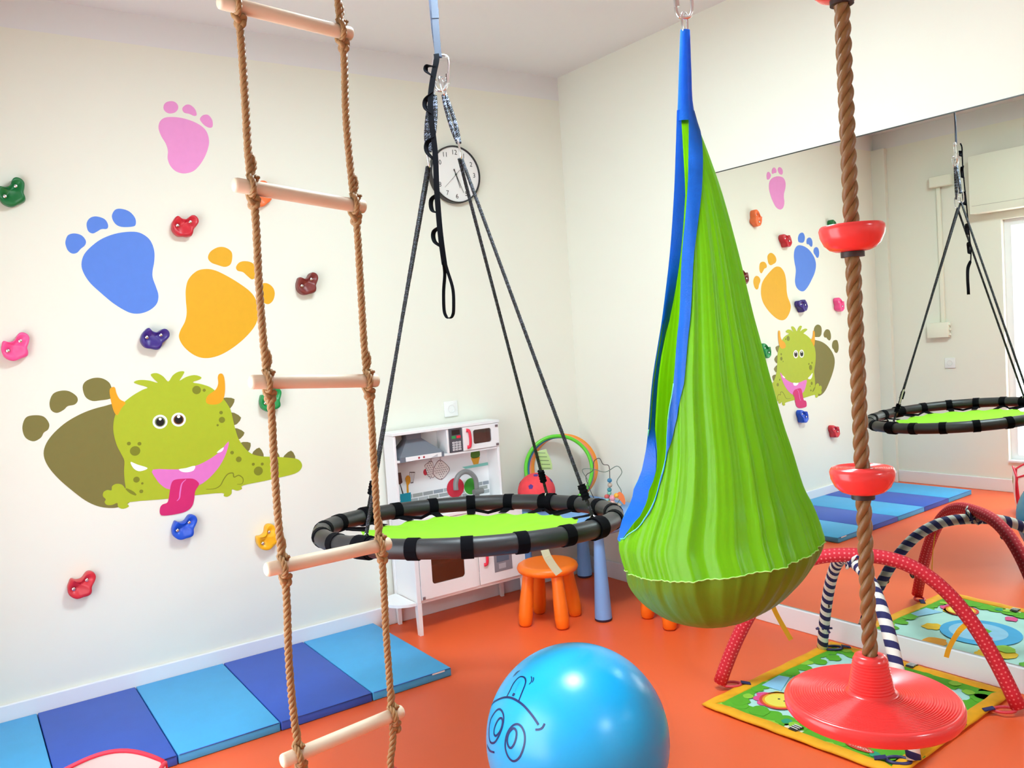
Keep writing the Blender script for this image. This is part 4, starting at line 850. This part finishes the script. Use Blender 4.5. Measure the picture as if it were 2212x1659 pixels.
dc = empty('daisy_chain_strap', (-1.72, -1.515, 2.36), 'black daisy chain strap with small loops hanging beside the swing ropes', 'strap')
DMAIN = [(-1.7050, -1.5120, 2.378), (-1.7093, -1.5182, 2.3558), (-1.7225, -1.5126, 2.3038), (-1.7357, -1.508, 2.2366), (-1.7397, -1.5104, 2.1611), (-1.7387, -1.518, 2.0549), (-1.744, -1.5214, 1.9492), (-1.7468, -1.5265, 1.8432), (-1.747, -1.5314, 1.7674), (-1.740, -1.530, 1.69)]
add('main_strap', ribbon(smooth_path(DMAIN, 6), cr, 0.018, 0.0036), M_web, dc, False)
for lp in [[(-1.7087, -1.512, 2.3359), (-1.729, -1.5019, 2.3345), (-1.7326, -1.5003, 2.3225), (-1.7201, -1.508, 2.3063)], [(-1.7249, -1.510, 2.2501), (-1.7434, -1.4994, 2.2256), (-1.7451, -1.4995, 2.2059), (-1.733, -1.507, 2.1851)], [(-1.7322, -1.512, 2.1056), (-1.7492, -1.502, 2.084), (-1.7511, -1.502, 2.0613), (-1.7337, -1.512, 2.0293)], [(-1.734, -1.520, 1.9224), (-1.7522, -1.510, 1.9009), (-1.7531, -1.511, 1.875), (-1.7381, -1.520, 1.8586)], [(-1.7368, -1.525, 1.8157), (-1.755, -1.515, 1.7942), (-1.7557, -1.516, 1.7714), (-1.7413, -1.525, 1.7473)]]:
    p0, p3 = Vector(lp[0]), Vector(lp[3]); lp = [p0] + [Vector(q) + (Vector(q) - (p0 + p3) / 2) * 0.35 for q in lp[1:3]] + [p3]
    add('side_loop', ribbon(smooth_path(lp, 6), (cd * 0.75 + cr * 0.55), 0.020, 0.0024), M_web, dc, False)
el = [(-1.742, -1.528, 1.700), (-1.7345, -1.518, 1.66), (-1.7399, -1.512, 1.6041), (-1.7432, -1.512, 1.545), (-1.7385, -1.514, 1.522), (-1.7296, -1.5174, 1.5156), (-1.718, -1.5205, 1.522), (-1.7125, -1.5225, 1.545), (-1.7102, -1.5224, 1.6094), (-1.7246, -1.520, 1.67), (-1.741, -1.530, 1.705)]
add('end_loop', ribbon(smooth_path(el, 6), (cd * 0.8 + cr * 0.45), 0.016, 0.0024), M_web, dc, False)

# ------------------------------------------------------------------ hanging pod hammock
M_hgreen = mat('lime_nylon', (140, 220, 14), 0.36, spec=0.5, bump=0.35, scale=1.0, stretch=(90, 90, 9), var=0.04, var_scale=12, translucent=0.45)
M_hpouch = mat('lime_nylon_shaded', (98, 142, 28), 0.45, spec=0.4, bump=0.3, scale=1.0, stretch=(60, 60, 12), var=0.08, var_scale=10)  # same nylon as the pod, underside shade painted into the darker green
M_hblue = mat('blue_nylon_trim', (16, 112, 232), 0.35, spec=0.5, bump=0.35, scale=220, var=0.08, var_scale=40, translucent=0.3)
HA, H1, H2 = Vector(HAM_AXIS), Vector(HAM_E1), Vector(HAM_E2)
ha = empty('pod_hammock', (HA.x, HA.y, 0.6), 'lime green hanging pod hammock with bright blue trimmed opening', 'hammock')
def interp_rows(k):
    """Catmull-Rom between the measured rows; the opening's near edge closes at the lip"""
    rows = [tuple(r[:4]) + ((r[4] if r[4] is not None else r[0]),) for r in HAM_ROWS]; out = []
    n = len(rows)
    for i in range(n - 1):
        p = [rows[max(i - 1, 0)], rows[i], rows[i + 1], rows[min(i + 2, n - 1)]]
        for s in range(k):
            t = s / k
            out.append([0.5 * (2 * p[1][c] + (p[2][c] - p[0][c]) * t + (2 * p[0][c] - 5 * p[1][c] + 4 * p[2][c] - p[3][c]) * t * t + (3 * p[1][c] - p[0][c] - 3 * p[2][c] + p[3][c]) * t ** 3) for c in range(5)])
    out.append(list(rows[-1])); return out
KH = 4; ROWS = interp_rows(KH); SEAM = 15 * KH; LIP = 13 * KH; NPH = 300
rnd = random.Random(3); FREQ = [(rnd.choice((5, 8, 11, 14, 19, 23, 29, 37)), rnd.uniform(0, 6.28), rnd.uniform(0.4, 1.0)) for _ in range(9)]
def fold(ph): return sum(a * (1.0 - 2.0 * abs(math.sin(f * ph / 2 + p)) ** 0.7) for f, p, a in FREQ) / 4.0
def gath(ph): return (1 - 2 * abs(math.sin(17 * ph + 1.5 * math.sin(5 * ph))) ** 0.6) * 0.6 + (1 - 2 * abs(math.sin(11.5 * ph + 2 * math.sin(3 * ph))) ** 0.6) * 0.5
def ham_pt(i, ph, off=0.0):
    lx, lz, rx, rz, nx = ROWS[i]; cx, cz = (lx + rx) / 2, (lz + rz) / 2; a = (rx - lx) / 2
    b = a * (0.9 if i > 3 * KH else 0.75)
    if i > 10.5 * KH:
        a0 = (ROWS[int(10.5 * KH)][2] - ROWS[int(10.5 * KH)][0]) / 2; aS = (ROWS[SEAM][2] - ROWS[SEAM][0]) / 2 * 1.07
        if i <= SEAM: b = 0.9 * (a0 + (aS - a0) * ((i - 10.5 * KH) / (SEAM - 10.5 * KH)) ** 0.9)
        else: b = 0.9 * a * (1 + 0.07 * max(0.0, 1 - (i - SEAM) / (2.0 * KH)))
    w = min(1.0, a / 0.12) * min(1.0, a / 0.2); near_seam = math.exp(-((i - SEAM) / 16.0) ** 2)
    amp = 0.0110 * w * (1 if i <= SEAM else max(0.25, 1 - (i - SEAM) / 10.0))
    dr = amp * fold(ph) + 0.0040 * w * near_seam * gath(ph) + 0.0060 * w * gath(ph * 0.7 + 0.3) * min(1.0, i / (10.0 * KH)) * (1 if i <= SEAM else max(0.0, 1 - (i - SEAM) / 9.0))
    s = 1 + (dr + off) / max(a, 0.012)
    zz = cz + (rz - lz) / 2 * math.cos(ph)
    return HA * 1.0 + H1 * (cx + a * math.cos(ph) * s) + H2 * (b * math.sin(ph) * s) + Vector((0, 0, zz - HA.z))
def edges(i):
    lx, lz, rx, rz, nx = ROWS[i]; cx = (lx + rx) / 2; a = (rx - lx) / 2
    if i >= LIP: return -math.pi, math.pi
    c = max(-1.0, min(0.75, (nx - cx) / a)); t = min(1.0, (LIP - i) / (2.5 * KH))
    return -math.acos(c), math.pi - R(16) * t
def strip(rows, phs, off=0.0):
    vs, fs = [], []; m = None
    for i in rows:
        pp = phs(i); m = len(pp); vs += [ham_pt(i, p, off) for p in pp]
    for k in range(len(rows) - 1):
        for j in range(m - 1): fs.append((k * m + j, k * m + j + 1, (k + 1) * m + j + 1, (k + 1) * m + j))
    return vs, fs
def lin_ph(a, b, n): return [a + (b - a) * k / (n - 1) for k in range(n)]
GRID = lin_ph(-math.pi, math.pi, NPH)
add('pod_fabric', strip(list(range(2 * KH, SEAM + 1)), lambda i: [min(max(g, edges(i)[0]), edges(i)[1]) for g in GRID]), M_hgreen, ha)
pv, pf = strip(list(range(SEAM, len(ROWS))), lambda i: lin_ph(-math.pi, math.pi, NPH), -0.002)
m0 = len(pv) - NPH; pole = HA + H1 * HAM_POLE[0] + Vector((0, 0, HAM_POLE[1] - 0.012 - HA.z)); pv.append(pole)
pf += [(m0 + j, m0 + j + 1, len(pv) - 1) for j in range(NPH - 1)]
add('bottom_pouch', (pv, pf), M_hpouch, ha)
sp = [ham_pt(SEAM, p, 0.0015) for p in lin_ph(-math.pi, math.pi, NPH)]
add('seam_cord', tube([sp[j] + Vector((0, 0, 0.0012 * math.sin(j * 1.7))) for j in range(NPH)], 0.0016, 6), mat('pale_green_seam', (176, 232, 120), 0.6), ha)
def dphi(i, w): return w / max((ROWS[i][2] - ROWS[i][0]) / 2, 0.014)
wN = lambda i: 0.036 if i < 8 * KH else max(0.004, 0.036 - 0.0040 * (i - 8 * KH))
wF = lambda i: 0.034 if i < 6 * KH else (max(0.014, 0.034 - 0.0028 * (i - 6 * KH)) if i < 10 * KH else min(0.11, 0.014 + 0.013 * (i - 10 * KH)))
tn = list(range(2 * KH, LIP)); 
add('blue_trim', merge(strip(tn, lambda i: lin_ph(edges(i)[0], edges(i)[0] + dphi(i, wN(i)), 5), 0.0035), strip(tn, lambda i: lin_ph(edges(i)[0], edges(i)[0] + dphi(i, wN(i)), 5), -0.0035)), M_hblue, ha)
tf = list(range(2 * KH, LIP + 1))
def far_strip(off):
    vs, fs = [], []
    for i in tf:
        ph = edges(i)[1]; e = ham_pt(i, ph); t = max(0.0, min(1.0, (i - 4.5 * KH) / (2.5 * KH))) if i < 9 * KH else max(0.0, min(1.0, (11.0 * KH - i) / (2.0 * KH))); t = t * t * (3 - 2 * t); fw_ = 0.030 * min(1.0, (i - KH) / (3.0 * KH)) if i < 9 * KH else 0.044 * min(1.0, (LIP + 1 - i) / 5.0)
        for k in range(5):
            s = ham_pt(i, ph - dphi(i, wF(i)) * k / 4, off); f = e + H1 * (fw_ * k / 4 - 0.004) - H2 * (0.012 + off + (0.03 * k / 4 if i >= 9 * KH else 0))
            vs.append(f.lerp(s, t))
    for k in range(len(tf) - 1):
        for j in range(4): fs.append((k * 5 + j, k * 5 + j + 1, k * 5 + 6 + j, k * 5 + 5 + j))
    return vs, fs
add('blue_trim', merge(far_strip(0.0035), far_strip(-0.0035)), M_hblue, ha)
add('top_sleeve', strip(list(range(0, 2 * KH + 2)), lambda i: lin_ph(-math.pi, math.pi, 25), 0.002), M_hblue, ha)
lipp = [ham_pt(i, edges(i)[0], 0.002) for i in range(8 * KH, LIP)] + [ham_pt(i, edges(i)[1], 0.002) for i in range(LIP, 9 * KH, -1)]
add('edge_cord', tube(smooth_path(lipp, 2), 0.0018, 6), mat('aqua_edge_cord', (110, 214, 190), 0.6), ha)
TOPP = ham_pt(0, 0.0); tc_ = HA + H1 * (ROWS[0][0] + ROWS[0][2]) / 2; tc_.z = ROWS[0][1]
hk = empty('carabiner', (tc_.x, tc_.y, tc_.z), 'silver carabiner and link holding the green hammock', 'carabiner')
carabiner('link', tc_ + Vector((0, 0, 0.016)), (0, 0, 1), cr * 0.8 + cd * 0.6, 0.055, 0.020, 0.0035, hk)
carabiner('body', tc_ + Vector((0, 0, 0.088)), (0.02, 0, -1), cr, 0.115, 0.042, 0.0048, hk)
add('gate_sleeve', tube([tc_ + cr * -0.018 + Vector((0, 0, 0.060)), tc_ + cr * -0.020 + Vector((0, 0, 0.095))], 0.0075, 12), M_steel, hk, ang=50)
hs = empty('ceiling_strap', (tc_.x, tc_.y, CEIL), 'dark webbing strap from the ceiling to the hammock carabiner', 'strap')
add('webbing', ribbon(resample([tc_ + Vector((0, 0, 0.142)), Vector((tc_.x, tc_.y, CEIL - 0.03))], 0.04), cr, 0.024, 0.003), M_gweb, hs, False)
add('ceiling_plate', merge(lathe([(0.0, -0.008), (0.04, -0.008), (0.04, 0.0), (0.0, 0.0)], 24, (tc_.x, tc_.y, CEIL - 0.0005)), torus((tc_.x, tc_.y, CEIL - 0.024), 0.017, 0.005, (0.83, -0.56, 0), 24, 8)), M_steel, hs)

# ------------------------------------------------------------------ climbing rope with red discs
RX, RY = -1.884, -3.101
M_bigrope = mat('brown_climbing_rope', (134, 97, 56), 0.40, bump=0.2, scale=400, var=0.08, var_scale=40)
M_redpl = mat('glossy_red_plastic', (248, 66, 66), 0.22, spec=0.55)
M_collar = mat('dark_collar', (48, 34, 32), 0.5)
cl = empty('climbing_rope', (RX, RY, CEIL), 'thick brown climbing rope with red foot discs and a red seat', 'climbing rope')
add('rope', rope([(RX, RY, CEIL - 0.02), (RX, RY, 0.82)], 0.0124, 0.076, 3, 10, 16), M_bigrope, cl)
def foot_disc(z):
    prof = [(0.011, z), (0.014, z)]
    for i in range(9):
        r = 0.016 + i * 0.0035; prof += [(r, z + 0.0005), (r + 0.0018, z - 0.0006)]
    prof += [(0.0475, z + 0.0002), (0.0498, z - 0.0022), (0.0512, z - 0.007), (0.0495, z - 0.018), (0.0435, z - 0.031), (0.035, z - 0.039), (0.026, z - 0.0425), (0.011, z - 0.0435)]
    d = add('foot_disc', lathe(prof, 64, (RX, RY, 0)), M_redpl, cl, ang=50)
    add('collar', lathe([(0.011, z - 0.0436), (0.0185, z - 0.0436), (0.0185, z - 0.052), (0.011, z - 0.052)], 28, (RX, RY, 0)), M_collar, d, ang=50)
for z in (1.985, 1.582, 1.183): foot_disc(z)
zs_ = 0.803; prof = [(0.012, zs_ + 0.064), (0.020, zs_ + 0.064), (0.0250, zs_ + 0.062), (0.0265, zs_ + 0.058)]
for i in range(11):
    t = (i + 0.5) / 11; z = zs_ + 0.057 - 0.053 * t; r = 0.0268 + 0.0095 * t; prof += [(r + 0.0006, z + 0.0014), (r - 0.0004, z - 0.0014)]
prof += [(0.039, zs_ + 0.0015)]
for i in range(24):
    r = 0.041 + i * 0.0039; z = zs_ - 0.006 * ((r - 0.041) / 0.09) ** 1.5; prof += [(r, z + 0.0009), (r + 0.0012, z + 0.0009), (r + 0.0020, z - 0.0009), (r + 0.0027, z - 0.0009)]
prof += [(0.1350, zs_ - 0.0065), (0.1385, zs_ - 0.009), (0.1405, zs_ - 0.014), (0.1400, zs_ - 0.025), (0.1360, zs_ - 0.031), (0.128, zs_ - 0.034), (0.02, zs_ - 0.028), (0.0, zs_ - 0.028)]
add('seat_disc', lathe(prof, 128, (RX, RY, 0)), M_redpl, cl, ang=60)
add('ceiling_plate', lathe([(0.0, -0.02), (0.02, -0.02), (0.045, -0.008), (0.045, 0.0), (0.0, 0.0)], 24, (RX, RY, CEIL - 0.0005)), M_steel, cl)

# ------------------------------------------------------------------ baby play gym
pg = empty('play_gym', (-0.40, -2.08, 0), 'baby play gym with printed mat and crossed red and striped arches', 'play gym')
QL, QF, QR, QN = Vector((-0.860, -1.735, 0)), Vector((-0.012, -1.690, 0)), Vector((0.018, -2.415, 0)), Vector((-0.795, -2.460, 0))
def qd(u, v, z): return (QL * (1 - u) * (1 - v) + QF * u * (1 - v) + QR * u * v + QN * (1 - u) * v) + Vector((0, 0, z))
M_aqua = mat('aqua_print_fabric', (188, 236, 228), 0.8, bump=0.15, scale=60, var=0.04, var_scale=12)
gv, gf = [], []; G = 24
for i in range(G + 1):
    for j in range(G + 1): gv.append(qd(i / G, j / G, 0.009 + 0.0015 * math.sin(i * 1.3) * math.sin(j * 1.1)))
for i in range(G):
    for j in range(G): gf.append((i * (G + 1) + j, (i + 1) * (G + 1) + j, (i + 1) * (G + 1) + j + 1, i * (G + 1) + j + 1))
pm = add('mat_fabric', (gv, gf), M_aqua, pg)
M_ybord = mat('yellow_orange_quilted_border', (250, 176, 22), 0.7, bump=0.3, scale=30, var=0.10, var_scale=22)
bp_ = []
for a, b in ((QL, QF), (QF, QR), (QR, QN), (QN, QL)):
    for t in range(14): bp_.append(a.lerp(b, t / 14) + Vector((0, 0, 0.009 + 0.0015 * math.sin(t * 2.2))))
T_, N_, B_ = frames(bp_, True); cen = (QL + QF + QR + QN) / 4
bvs, bfs = [], []; nb = len(bp_)
for i in range(nb):
    inw = (cen + Vector((0, 0, bp_[i].z)) - bp_[i]); inw.z = 0; inw = (inw - T_[i] * inw.dot(T_[i])).normalized()
    for k in range(8):
        a = 2 * math.pi * k / 8; bvs.append(bp_[i] + inw * (0.014 + 0.028 * math.cos(a)) + Vector((0, 0, 0.0088 * math.sin(a))))
for i in range(nb):
    for k in range(8): bfs.append((i * 8 + k, i * 8 + (k + 1) % 8, ((i + 1) % nb) * 8 + (k + 1) % 8, ((i + 1) % nb) * 8 + k))
add('mat_border', (bvs, bfs), M_ybord, pg)
PC = {'green': (92, 178, 34), 'teal': (46, 160, 120), 'light_green': (152, 208, 62), 'yellow': (250, 204, 40), 'orange': (246, 166, 40), 'pink': (236, 84, 150), 'cream': (240, 232, 206)}
PM = {k: mat('print_' + k, v, 0.8, var=0.05, var_scale=30) for k, v in PC.items()}
M_pond = [mat('pond_blue', (72, 176, 232), 0.8, var=0.06, var_scale=20), mat('pond_pale', (150, 208, 242), 0.8, var=0.06, var_scale=20)]
flat_ = lambda a, b, d: Vector((a, b, d))
def fprint(name, pts, z, m, k=0): return add(name, prism(smooth2(pts, k) if k else pts, z, z + 0.0005, flat_), m, pm, False)
def blob(x, y, r, seed, n=14):
    rd = random.Random(seed); return [(x + r * rd.uniform(0.82, 1.15) * math.cos(2 * math.pi * i / n), y + r * rd.uniform(0.82, 1.15) * math.sin(2 * math.pi * i / n)) for i in range(n)]
bi = 0
for u0, v0, u1, v1, cnt in ((0.06, 0.05, 0.06, 0.95, 15), (0.06, 0.06, 0.95, 0.06, 15), (0.94, 0.06, 0.94, 0.94, 15), (0.06, 0.94, 0.94, 0.94, 15)):
    for t in range(cnt):
        f = t / (cnt - 1); rd = random.Random(bi * 7 + 1); q = qd(u0 + (u1 - u0) * f, v0 + (v1 - v0) * f, 0)
        fprint('printed_bush', blob(q.x, q.y, rd.uniform(0.030, 0.052), bi + 100), 0.0112 + 0.00015 * (bi % 4), PM['green'] if bi % 5 else PM['light_green'], 3); bi += 1
for i, (c, x, y, r) in enumerate(PRINTS):
    if 'green' in c or c == 'teal':
        x = max(x, -0.86 + 0.09 * (-1.735 - y) + 0.045 + r * 0.9); y = max(min(y, -1.755 - r * 0.8), -2.405 + r * 0.8)
        if x > -0.03 - r: x = -0.03 - r
    if c == 'pond':
        fprint('printed_pond', cpn(x, y, r, 40), 0.0125, M_pond[0]); fprint('pond_water', cpn(x, y + 0.01, r * 0.72, 32), 0.0131, M_pond[1])
        fprint('printed_leaf', blob(x - 0.02, y, 0.035, 5), 0.0137, PM['green']); fprint('printed_flower', cpn(x + 0.05, y - 0.05, 0.02, 12), 0.0137, PM['pink'])
    else: fprint('printed_bush' if 'green' in c or c == 'teal' else 'printed_flower', blob(x, y, r, i), 0.0118 + 0.0006 * (i % 3) + (0.002 if c in ('teal', 'light_green') else 0), PM[c], 3)
fprint('printed_stream', [(-0.578, -1.771), (-0.456, -1.758), (-0.441, -1.798), (-0.567, -1.854)], 0.0118, M_pond[1])
fx, fy = -0.640, -1.905
for (dx, dy) in ((-0.04, 0.065), (-0.06, 0.03)): fprint('printed_petal', cpn(fx + dx, fy + dy, 0.022, 14), 0.0126, PM['pink'])
fprint('printed_face', cpn(fx, fy, 0.075, 30), 0.0130, mat('print_red', (222, 66, 58), 0.8)); fprint('printed_face', cpn(fx, fy, 0.064, 30), 0.0136, PM['orange']); fprint('printed_face', cpn(fx, fy, 0.055, 30), 0.0142, mat('print_lemon', (250, 232, 92), 0.8))
for dy in (-0.018, 0.008): fprint('printed_eye', cpn(fx + 0.005, fy + dy, 0.005, 8), 0.0148, M_black)
lx_, ly_ = -0.742, -2.300; ud, vd = Vector((0.06, -1, 0)).normalized(), Vector((1, 0.06, 0)).normalized()
fprint('label_print', [tuple((Vector((lx_, ly_, 0)) + ud * 0.050 * math.cos(t * 0.3142) + vd * 0.017 * math.sin(t * 0.3142)).xy) for t in range(20)], 0.0160, mat('label_red', (206, 70, 48), 0.7))
add('label_lettering', text_shape('PLAYSKOOL', 0.017, lambda a, b, d: Vector((lx_, ly_, 0.0168)) + ud * a + vd * b), M_mwhite, pm, False)
# arches
M_dots = uv_pattern('red_polka_dot_fabric', 'dots', (218, 38, 58), (246, 128, 132), 62.0, 10.0, 0.75)
M_strp = uv_pattern('navy_striped_fabric', 'stripe', (240, 238, 230), (34, 34, 92), 21.0, 1.0, 0.75)
def arch(a, b, apex, zf, n=48, p=2.7):
    a, b = Vector(a), Vector(b); out = []
    for i in range(n + 1):
        s = -1 + 2 * i / n; s2 = math.copysign(abs(s) ** 0.9, s); q = (a + b) / 2 + (b - a) / 2 * s2
        out.append(Vector((q.x, q.y, zf + (apex - zf) * (1 - abs(s2) ** p))))
    return out
RA1 = arch((-0.700, -1.668, 0), (-0.112, -2.506, 0), 0.553, 0.027); SA1 = arch((-0.106, -1.712, 0), (-0.700, -2.463, 0), 0.520, 0.024)
add('red_arch', tube(RA1, 0.0260, 14), M_dots, pg); add('striped_arch', tube(SA1, 0.0225, 14), M_strp, pg)
ap = Vector((-0.402, -2.087, 0.54))
for k, dz in enumerate((0.0, 0.012)):
    add('apex_tie', tube([ap + Vector((0.030 * math.cos(t * 0.3927 + k), 0.030 * math.sin(t * 0.3927 + k), dz - 0.01 + 0.026 * math.sin(t * 0.3927 * 2))) for t in range(16)], 0.006, 8, closed=True), M_strp, pg)
M_nav = mat('navy_plastic_ring', (44, 42, 96), 0.35); M_rring = mat('red_plastic_ring', (218, 62, 76), 0.35)
def foot_ring(f, to, m):
    f, to = Vector(f), Vector(to); d = (to - f); d.z = 0; d.normalize(); c = f + d * 0.045 + Vector((0, 0, 0.010))
    n = Vector((-d.y, d.x, 0)); p = [c + d * 0.036 * math.cos(2 * math.pi * i / 24) + n * 0.022 * math.sin(2 * math.pi * i / 24) + Vector((0, 0, 0.008)) for i in range(24)]
    add('foot_ring', tube(p, 0.0055, 8, closed=True), m, pg)
    e = c + d * 0.036
    add('ring_loop', ribbon([e + Vector((0, 0, 0.0165)), e + d * 0.012 + Vector((0, 0, 0.014)), e + d * 0.036 + Vector((0, 0, 0.009))], n, 0.022, 0.003), M_strp, pg, False)
cgm = Vector((-0.402, -2.087, 0))
foot_ring((-0.700, -1.668, 0), (-0.60, -1.75, 0), M_rring); foot_ring((-0.112, -2.506, 0), (-0.24, -2.40, 0), M_rring)
foot_ring((-0.106, -1.712, 0), (-0.05, -1.76, 0), M_nav); foot_ring((-0.700, -2.463, 0), (-0.75, -2.40, 0), M_nav)
M_bw = uv_pattern('black_white_tag', 'stripe', (214, 214, 206), (28, 26, 30), 1.0, 1.0)
def edge_tag(c, d):
    c, d = Vector(c), Vector(d).normalized(); sd = Vector((-d.y, d.x, 0)); M_k = M_black
    t = add('edge_tag', ribbon([c - d * 0.022 + Vector((0, 0, 0.018)), c + Vector((0, 0, 0.021)), c + d * 0.024 + Vector((0, 0, 0.0165))], sd, 0.030, 0.003), M_black, pg, False)
    for q in (-0.012, 0.0, 0.012): add('tag_stripe', ribbon([c + d * (q - 0.0018) + Vector((0, 0, 0.0232)), c + d * (q + 0.0018) + Vector((0, 0, 0.0232))], sd, 0.0304, 0.0012), M_mwhite, t, False)
edge_tag((-0.785, -2.085, 0), (1, 0, 0)); edge_tag((-0.015, -2.06, 0), (1, 0.05, 0)); edge_tag((-0.36, -2.425, 0), (0, 1, 0))
M_yrib = mat('yellow_ribbon', (252, 196, 40), 0.7, translucent=0.2)
def arch_at(A, t): return A[int(round(t * (len(A) - 1)))]
def hang(A, t, pts): 
    p = arch_at(A, t); add('yellow_ribbon', ribbon(smooth_path([p + Vector(q) for q in pts], 5), cr, 0.018, 0.001), M_yrib, pg, False)
hang(RA1, 0.20, [(0.01, 0, -0.02), (0.035, 0.0, -0.09), (0.075, -0.01, -0.17), (0.10, -0.02, -0.22)])
hang(RA1, 0.86, [(-0.012, 0.01, -0.01), (-0.05, 0.02, -0.03), (-0.085, 0.035, -0.08), (-0.10, 0.04, -0.115)])
for A, t in ((RA1, 0.35), (RA1, 0.66), (SA1, 0.12), (SA1, 0.86)):
    p = arch_at(A, t); add('toy_loop', torus(p + Vector((0, 0, -0.031)), 0.0095, 0.0035, (1, -0.6, 0.2), 16, 6), M_black, pg)
for A, t in ((SA1, 0.035), (SA1, 0.965)):
    p = arch_at(A, t); sh = []
    for q in range(7):
        a = q * 0.9; sh.append(tube([p + Vector((0.018 * math.cos(a), 0.018 * math.sin(a), 0.0)), p + Vector((0.034 * math.cos(a), 0.034 * math.sin(a), 0.012 * math.sin(q * 2.1)))], 0.0045, 6))
    add('fringe', merge(*sh), M_nav, pg)

# ------------------------------------------------------------------ red trimmed fabric basket
bk = empty('toy_basket', (-2.894, -1.423, 0), 'white fabric toy basket with red piping by the window', 'basket')
M_bfab = mat('white_basket_fabric', (236, 222, 218), 0.8, translucent=0.25, bump=0.1, scale=200); M_bred = mat('red_piping', (222, 40, 66), 0.6); M_bpink = mat('pink_basket_floor', (232, 120, 140), 0.7)
bcx, bcy = -2.894, -1.423; crn = [Vector((-2.69, -1.365, 0)), Vector((-3.0, -1.24, 0)), Vector((-3.097, -1.481, 0)), Vector((-2.787, -1.606, 0))]
for k in range(4):
    a, b = crn[k], crn[(k + 1) % 4]; out = ((a + b) / 2 - Vector((bcx, bcy, 0))).normalized(); N1, N2 = 12, 10; vs, fs = [], []
    def bp(u, w):
        top = 0.275 + 0.048 * math.sin(math.pi * u ** 0.8) ** 1.2; flare = 0.85 + 0.15 * w
        q = a.lerp(b, u); q = Vector((bcx, bcy, 0)) + (q - Vector((bcx, bcy, 0))) * flare
        return q + out * (0.018 * math.sin(math.pi * u) + 0.012 * math.sin(math.pi * w)) + Vector((0, 0, 0.004 + top * w))
    for i in range(N1 + 1):
        for j in range(N2 + 1): vs.append(bp(i / N1, j / N2))
    for i in range(N1):
        for j in range(N2): fs.append((i * (N2 + 1) + j, (i + 1) * (N2 + 1) + j, (i + 1) * (N2 + 1) + j + 1, i * (N2 + 1) + j + 1))
    pnl = add('panel', (vs, fs), M_bfab, bk)
    add('piping', tube([bp(0, j / N2) for j in range(N2)] + [bp(0.02 + 0.96 * i / 20, 1) for i in range(21)] + [bp(1, 1 - j / N2) for j in range(1, N2)], 0.0062, 8), M_bred, pnl)
    mid = bp(0.42, 0.86) - out * 0.003
    add('leaf_print', ([bp(0.36 + 0.07 * math.cos(t * 0.5236), 0.74 + 0.09 * math.sin(t * 0.5236)) + out * s for s in (0.0015, -0.0015) for t in range(12)], [tuple(range(12)), tuple(range(12, 24))]), mat('basket_leaf_green', (150, 176, 60), 0.8), pnl, False)
add('basket_floor', prism([(c.x * 0.86 + bcx * 0.14, c.y * 0.86 + bcy * 0.14) for c in crn], 0.001, 0.008, flat_), M_bpink, bk, False)
